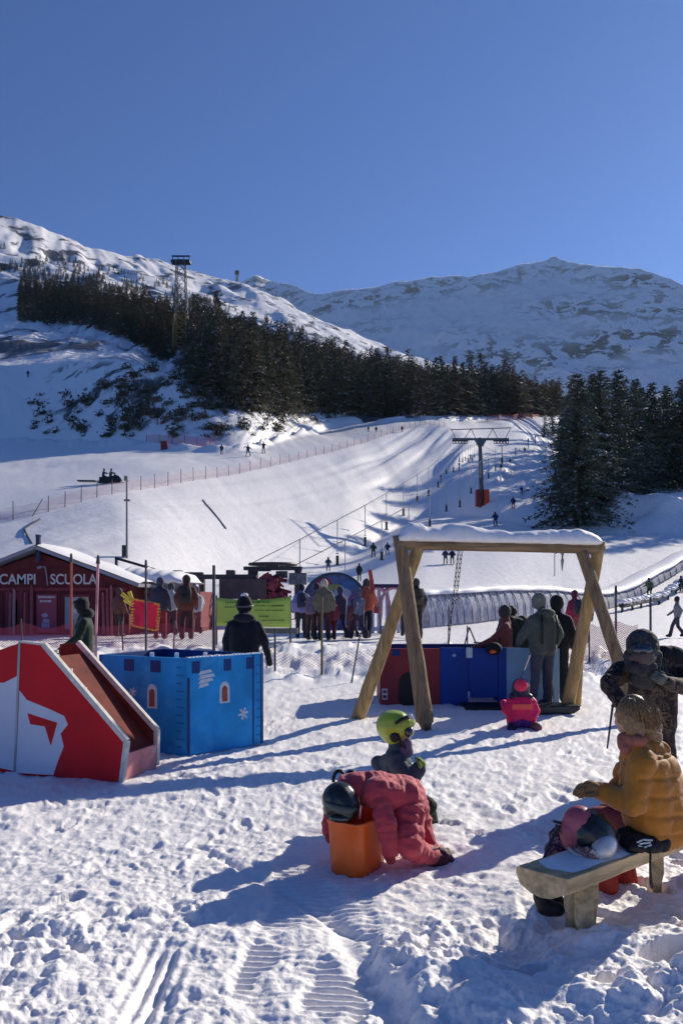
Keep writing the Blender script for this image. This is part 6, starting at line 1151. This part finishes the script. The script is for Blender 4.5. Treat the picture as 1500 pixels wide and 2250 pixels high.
# green banner
Yb_ = 19.6; be = empty('banner', W(557, 1380, Yb_), 'yellow-green banner with faint dark print strung behind the black-jacketed person', 'banner'); vs = []; nb = 20
for i in range(nb + 1):
    for j in range(7): u_ = i / nb; v_ = j / 6; top = 1313 + 6 * math.sin(u_ * math.pi) - 2 * u_; bot = 1375 + 4 * u_; vs.append(W(476 + 162 * u_, top + (bot - top) * v_, Yb_ + .03 * math.sin(u_ * 11 + v_)))
Fc = np.array([(i * 7 + j, i * 7 + j + 1, (i + 1) * 7 + j + 1, (i + 1) * 7 + j) for i in range(nb) for j in range(6)]); o = mesh_np('sheet', vs, Fc, mat('yellow green vinyl', (.42, .55, .09), .5, .12, 2)); md = o.modifiers.new('s', 'SOLIDIFY'); md.thickness = .006; baked(o); sh_ = chx(be, o)
q = MB(); rr = random.Random(5)
for (x0, x1, y_, h_) in ((555, 591, 1323, 4), (558, 622, 1331, 2.2), (560, 622, 1341, 2.2), (568, 590, 1354, 3), (575, 622, 1363, 2), (495, 520, 1324, 2.5), (494, 514, 1334, 3), (494, 512, 1367, 2.6), (600, 622, 1331, 3)):
    x = x0
    while x < x1: w_ = rr.uniform(1.6, 4.5); q.box(W(x + w_ / 2, y_ + rr.uniform(-.4, .4), Yb_ - .045), (w_ / 87, .006, h_ * rr.uniform(.6, 1.1) / 87)); x += w_ + rr.uniform(.5, 1.6)
chx(be, q.build('print', mat('dark green print', (.05, .14, .03), .6)), sh_)
q = MB(); q.box(W(600, 1386, 20.3), (1.3, .3, .14)); chx(be, q.build('foot_bar', mat('slate bar', (.10, .10, .13), .7), bevel=.02))
for px in (476, 638): q = MB(); X_ = WX(px, Yb_ + .05); q.bar((X_, Yb_ + .05, .2), (X_, Yb_ + .05, W(px, 1308, Yb_)[2]), .025, n=6); chx(be, q.build('post', m_dkp))
# painted arch and hoop tunnel of the children's area
Ya_ = 27.; ax_ = lambda px: WX(px, Ya_); az_ = lambda py: EYE + (HZ - py) / F * Ya_; Rr_ = 72 / F * Ya_
ar = empty('play_arch', (ax_(735), Ya_, .42), 'large round blue and red painted arch behind the crowd', 'play arch'); q = MB()
pts = [(Rr_ * math.cos(a), Rr_ * math.sin(a)) for a in np.linspace(0, math.pi, 25)] + [(-Rr_, -.85), (Rr_, -.85)]
q.prism(pts, (ax_(735), Ya_, az_(1332)), (1, 0, 0), (0, 0, 1), (0, 1, 0), .18); apn = chx(ar, q.build('panel', mat('painted slate blue', (.10, .13, .26), .6, .5, 2)))
q = MB()
for i in range(24):
    a0, a1 = math.pi * i / 24, math.pi * (i + 1) / 24; q.bar((ax_(735) + math.cos(a0) * Rr_, Ya_ - .02, az_(1332) + math.sin(a0) * Rr_), (ax_(735) + math.cos(a1) * Rr_, Ya_ - .02, az_(1332) + math.sin(a1) * Rr_), .05, n=6)
chx(ar, q.build('rim', mat('dark teal rim', (.04, .07, .09), .6)), apn)
for k, (px, py, rx, rz_, c_) in enumerate(((712, 1282, .26, .20, (.42, .03, .08)), (735, 1290, .3, .12, (.30, .32, .12)), (768, 1284, .3, .2, (.08, .16, .34)), (700, 1305, .2, .2, (.14, .15, .12)), (752, 1305, .34, .22, (.35, .38, .48)), (780, 1315, .22, .2, (.2, .1, .25)), (745, 1350, .5, .4, (.14, .12, .38)))):
    q = MB(); q.ball((ax_(px), Ya_ - .01 - .002 * k, az_(py)), (rx, .02, rz_), 12); chx(ar, q.build('painted_patch', cm(c_), smooth=True), apn)
tn = empty('hoop_tunnel', (ax_(835), Ya_, .42), 'purple-topped play tunnel with two pale hoops behind the left swing leg', 'play tunnel')
q = MB(); q.box((ax_(838), Ya_ - .4, az_(1288)), (ax_(880) - ax_(796), 1.2, .12)); chx(tn, q.build('top_board', mat('dark purple board', (.04, .02, .09), .6), bevel=.02))
for px in (824, 862):
    q = MB(); pts = [(ax_(px) - .45, Ya_ - .7, .35), (ax_(px) - .45, Ya_ - .7, az_(1345))] + [(ax_(px) - .45 * math.cos(a), Ya_ - .7, az_(1330) + .62 * math.sin(a)) for a in np.linspace(.25, math.pi - .25, 9)] + [(ax_(px) + .45, Ya_ - .7, az_(1345)), (ax_(px) + .45, Ya_ - .7, .35)]
    q.tube(pts, .07, 8); chx(tn, q.build('hoop', mat('pale rose hoop', (.42, .24, .32), .6, .3)))
for px in (802, 818, 832, 850, 875): q = MB(); q.box((ax_(px), Ya_, (.35 + az_(1292)) / 2), (.12, .1, az_(1292) - .35)); chx(tn, q.build('slat', mat('lilac slat', (.42, .45, .62), .6, .2)))
# conveyor tunnel ("magic carpet") running up to the right
ctl = [(905, 31.), (1000, 33.), (1100, 36.), (1200, 40.), (1290, 45.), (1380, 52.), (1460, 60.), (1540, 69.), (1640, 80.)]
pth = []
for t in np.linspace(0, len(ctl) - 1, 97): i = min(int(t), len(ctl) - 2); f = t - i; px = ctl[i][0] * (1 - f) + ctl[i + 1][0] * f; Yc_ = ctl[i][1] * (1 - f) + ctl[i + 1][1] * f; X_ = WX(px, Yc_); pth.append(Vector((X_, Yc_, H(X_, Yc_))))
ctn = empty('conveyor_tunnel', pth[0], 'long ribbed conveyor tunnel with snow on top climbing to the right', 'conveyor tunnel')
def sweep(prof_fn, name, m, smooth=True, par=None, i0=0, i1=None):
    vs = []; idx = range(i0, (i1 or len(pth))); k = None
    for i in idx:
        d = (pth[min(i + 1, len(pth) - 1)] - pth[max(i - 1, 0)]); d.z = 0; d.normalize(); s_ = Vector((d.y, -d.x, 0)); pr2 = prof_fn(i); k = len(pr2); vs += [pth[i] + s_ * a + Vector((0, 0, b)) for a, b in pr2]
    n2 = len(list(idx)); q = MB(); q.add(vs, [(i * k + j, i * k + j + 1, (i + 1) * k + j + 1, (i + 1) * k + j) for i in range(n2 - 1) for j in range(k - 1)]); return chx(ctn, q.build(name, m, smooth=smooth), par)
hgt_ = lambda i: 1.4 if i < 36 else max(.8, 1.4 - (i - 36) * .03)
m_film = camo('frosted ribbed film', (.68, .68, .72), (.55, .55, .60), (.80, .80, .82), 2.2)
m_film.node_tree.nodes['Noise Texture'].inputs['Detail'].default_value = 6
_t = m_film.node_tree; _tl = _t.nodes.new('ShaderNodeBsdfTranslucent'); _tl.inputs[0].default_value = (.62, .6, .68, 1); _mx = _t.nodes.new('ShaderNodeMixShader'); _mx.inputs[0].default_value = .4; _b = _t.nodes['Principled BSDF']; _t.links.new(_b.outputs[0], _mx.inputs[1]); _t.links.new(_tl.outputs[0], _mx.inputs[2]); _t.links.new(_mx.outputs[0], _t.nodes['Material Output'].inputs[0])
cov = sweep(lambda i: [(.85 * math.cos(a), max(0, -.1 + (hgt_(i) + .1) * math.sin(a) ** .7) if a not in (0,) else -.2) for a in np.linspace(.02, math.pi - .02, 13)], 'cover', m_film)
sweep(lambda i: [((.62 + .2 * min(1, max(0, (i - 40) / 20)) + .04 * math.sin(i)) * math.cos(a), hgt_(i) - .10 + (.24 + .05 * float(vn2(np.array([i * .7]), np.array([1.]), 6)[0])) * math.sin(a)) for a in np.linspace(-.2, math.pi + .2, 9)], 'snow_cap', m_sn)
for i in range(0, 97, 2 if True else 1):
    d = (pth[min(i + 1, 96)] - pth[max(i - 1, 0)]); d.z = 0; d.normalize(); s_ = Vector((d.y, -d.x, 0)); q = MB(); q.tube([pth[i] + s_ * (.88 * math.cos(a)) + Vector((0, 0, max(-.2, -.1 + (hgt_(i) + .13) * math.sin(a) ** .7))) for a in np.linspace(.02, math.pi - .02, 11)], .025, 5); chx(ctn, q.build('rib', mat('grey blue rib', (.22, .22, .28), .6, .3)), cov)
# kerb of snow-loaded posts in front of the tunnel
q = MB(); kp = []
for i in range(46, 97):
    d = (pth[min(i + 1, 96)] - pth[i - 1]); d.z = 0; d.normalize(); s_ = Vector((d.y, -d.x, 0)); p = pth[i] + s_ * 2.3; p.z = H(p.x, p.y); kp.append(p)
re_ = empty('conveyor_rail', kp[0], 'dark low rail with snow lumps in front of the conveyor tunnel', 'rail'); q.tube([p + Vector((0, 0, .38)) for p in kp], .16, 8); chx(re_, q.build('rail', mat('blue black rail', (.03, .035, .05), .6, .2)))
for i, p in enumerate(kp): q = MB(); q.ball(p + Vector((0, .05, .58)), (.35 + .1 * math.sin(i * 2), .25, .16 + .05 * math.sin(i * 3.1)), 8); chx(re_, q.build('snow_lump', m_sn, smooth=True))
for i in range(0, len(kp), 3): q = MB(); p = kp[i]; q.bar(p + Vector((0, -.1, -.2)), p + Vector((0, -.1, .5)), .07, n=6); chx(re_, q.build('post', mat('blue black rail', (.03, .035, .05))))
# lamp post on the embankment
lp = pick(279, 1226, 40); e = empty('slope_lamp', lp, 'thin tall pole with a dark control box at its foot on the embankment', 'lamp post'); hL = (1226 - 1052) * lp[1] / F; q = MB(); q.bar((0, 0, -.3), (0, 0, hL), .075, .05, 8); q.build('pole', mat('grey pole', (.14, .14, .17), .6), e); q = MB(); q.box((-.12, -.05, .45), (.30, .3, .75)); q.build('control_box', m_darkm, e, bevel=.02); q = MB(); q.box((0, -.1, hL), (.22, .35, .3)); q.box((.05, -.1, hL - 1.4), (.4, .2, .12)); q.build('lamp_head', m_gal, e, bevel=.03)
# cable-car tower and mountain-top mast
def lattice(px, pt, pb, Yt, wt, wb, label, plat=True, lower=True):
    p = pick(px, pb, Yt - 60); Yt = p[1]; s_ = Yt / F; h_ = (pb - pt) * s_; e = empty('cable_tower', p, label, 'tower'); W0, W1 = wb * s_ / 2, wt * s_ / 2; n = 9; q = MB(); q2 = MB(); cor = [(-1, -1), (1, -1), (1, 1), (-1, 1)]
    def at(c, t): w_ = W0 + (W1 - W0) * t; return Vector((c[0] * w_, c[1] * w_, h_ * t))
    for c in cor: q.bar(at(c, -.05), at(c, .42), .6 * s_ * 4.4 * wt / 18, .5 * s_ * 4.4 * wt / 18, 6); q2.bar(at(c, .42), at(c, 1), .24 * s_ * 5 * wt / 18, .2 * s_ * 5 * wt / 18, 6)
    for i in range(n):
        t0, t1 = i / n, (i + 1) / n; qq = q if t1 < .45 else q2
        for k in range(4): a, b = cor[k], cor[(k + 1) % 4]; r_ = s_ * (.9 if t1 < .45 else .5) * wt / 18; qq.bar(at(a, t0), at(b, t1), r_, n=4); qq.bar(at(b, t0), at(a, t1), r_, n=4); qq.bar(at(a, t1), at(b, t1), r_, n=4)
    q.build('lower_mast', mat('ochre steel', (.34, .22, .08), .7, .3, .5), e); q2.build('upper_mast', m_gal, e)
    q = MB(); q.box((0, 0, h_ - 2.5 * s_), (46 * s_ * wt / 20, 20 * s_ * wt / 20, 5 * s_)); q.box((0, 0, h_ + 12 * s_ * wt / 20), (44 * s_ * wt / 20, 3 * s_, 2.5 * s_))
    for x_ in (-20, -7, 7, 20): q.bar((x_ * s_ * wt / 20, 0, h_), (x_ * s_ * wt / 20, 0, h_ + 12 * s_ * wt / 20), .8 * s_, n=4)
    q.build('head_platform', m_darkm, e)
lattice(398, 574, 782, 330, 18, 30, 'tall lattice cable tower with a flat head rising above the wood'); lattice(521, 588, 609, 1500, 4, 5, 'tiny mast on the distant left ridge')
# snowmobile with two riders above the fence
sp = pick(243, 1062, 66); e = empty('snowmobile', sp, 'dark snowmobile towing a sledge behind the embankment fence', 'snowmobile', rz=.1); q = MB(); q.prism([(-1.1, .15), (1.0, .15), (1.2, .35), (.9, .75), (.45, .95), (.3, .7), (-1.1, .62)], (0, -.3, 0), (1, 0, 0), (0, 0, 1), (0, 1, 0), .6); q.build('body', m_black, e, bevel=.05); q = MB(); q.box((-.1, 0, .08), (2.3, .4, .16)); q.box((1.1, -.4, .04), (.9, .12, .05)); q.box((1.1, .4, .04), (.9, .12, .05)); q.build('track', m_darkm, e); q = MB(); q.bar((.45, 0, .9), (.35, 0, 1.15), .03, n=5); q.bar((.35, -.35, 1.15), (.35, .35, 1.15), .03, n=5); q.build('handlebar', m_darkm, e); q = MB(); q.box((-2.4, 0, .2), (1.8, .8, .12)); q.bar((-1.5, 0, .2), (-1.0, 0, .3), .04, n=5); q.build('sledge', m_darkm, e)
SIT = pose(pel=(0, 0, .62), ch=(0, .05, .98), nk=(0, .08, 1.18), hd=(0, .1, 1.32), sL=(-.19, .05, 1.1), eL=(-.25, .25, .95), wL=(-.2, .45, .95), sR=(.19, .05, 1.1), eR=(.25, .25, .95), wR=(.2, .45, .95), hL=(-.12, 0, .62), kL=(-.25, .4, .55), aL=(-.25, .3, .15), hR=(.12, 0, .62), kR=(.25, .4, .55), aR=(.25, .3, .15))
for k, (dxx, lab) in enumerate(((.0, 'front rider on the snowmobile, dark suit'), (-.75, 'rear rider on the snowmobile, slightly paler suit'))):
    o = blob('person', fig_prims(SIT), [cm((.03, .03, .04 + .04 * k)), cm((.03, .03, .04)), cm(BT), cm((.05, .05, .06)), cm(BT), m_skin], voxel=.05); o.location = (sp[0] + dxx, sp[1], sp[2] + .12); o.rotation_euler = (0, 0, R(-90)); tag(o, lab, 'person')
# pole lying on the embankment
a = pick(446, 1098, 50); b = pick(497, 1162, 50); q = MB(); npt = [Vector(a).lerp(Vector(b), t) for t in np.linspace(0, 1, 9)]; npt = [Vector((p.x, p.y, H(p.x, p.y) + .06)) for p in npt]; q.tube(npt, .05, 6); tag(q.build('fallen_pole', mat('dark timber pole', (.08, .06, .07), .8)), 'dark thin pole lying down the snowy embankment', 'pole')
a = [pick(p, r, 40) for p, r in ((88, 1142), (66, 1155), (54, 1164), (60, 1178), (70, 1195))]; q = MB(); q.tube([Vector((p[0], p[1], p[2] + .04)) for p in a], .07, 6); tag(q.build('crack', mat('dark hose', (.05, .05, .07), .8)), 'dark hose lying in a bend on the embankment above the hut', 'crack')  # dark tube laid on the snow to stand for a crack
# marker stakes along the lift track
for k, (px, py, hp, lab) in enumerate(((1160, 985, 22, 'dark marker stake nearest the big trees'), (1175, 975, 18, 'dark marker stake farthest up beside the big trees'), (1132, 1000, 16, 'short marker stake right of the pylon head'), (1008, 1035, 18, 'short marker stake left of the pylon mast'), (968, 1060, 16, 'short marker stake on the sunny side of the lift track'))):
    p = pick(px, py, 60); hh = hp * p[1] / F; q = MB(); q.bar((0, 0, -.2), (0, 0, hh), .10, .08, 6); q.bar((0, 0, hh * .75), (0, 0, hh), .16, .13, 6); tag(q.build('marker_stake', m_dkp, loc=p), lab, 'stake')
# ---------------------------------------------------------------- mountain air
hb = MB(); hb.box((0, 3250, 1400), (15000, 7100, 2803)); hz_o = hb.build('haze', bpy.data.materials.new('thin air')); hz_m = hz_o.data.materials[0]; hz_m.use_nodes = True; t = hz_m.node_tree
t.nodes.remove(t.nodes['Principled BSDF']); pv = t.nodes.new('ShaderNodeVolumePrincipled'); pv.inputs['Color'].default_value = (.55, .75, 1, 1); pv.inputs['Density'].default_value = .000025; pv.inputs['Anisotropy'].default_value = .3
t.links.new(pv.outputs[0], t.nodes['Material Output'].inputs['Volume']); tag(hz_o, kind='stuff')
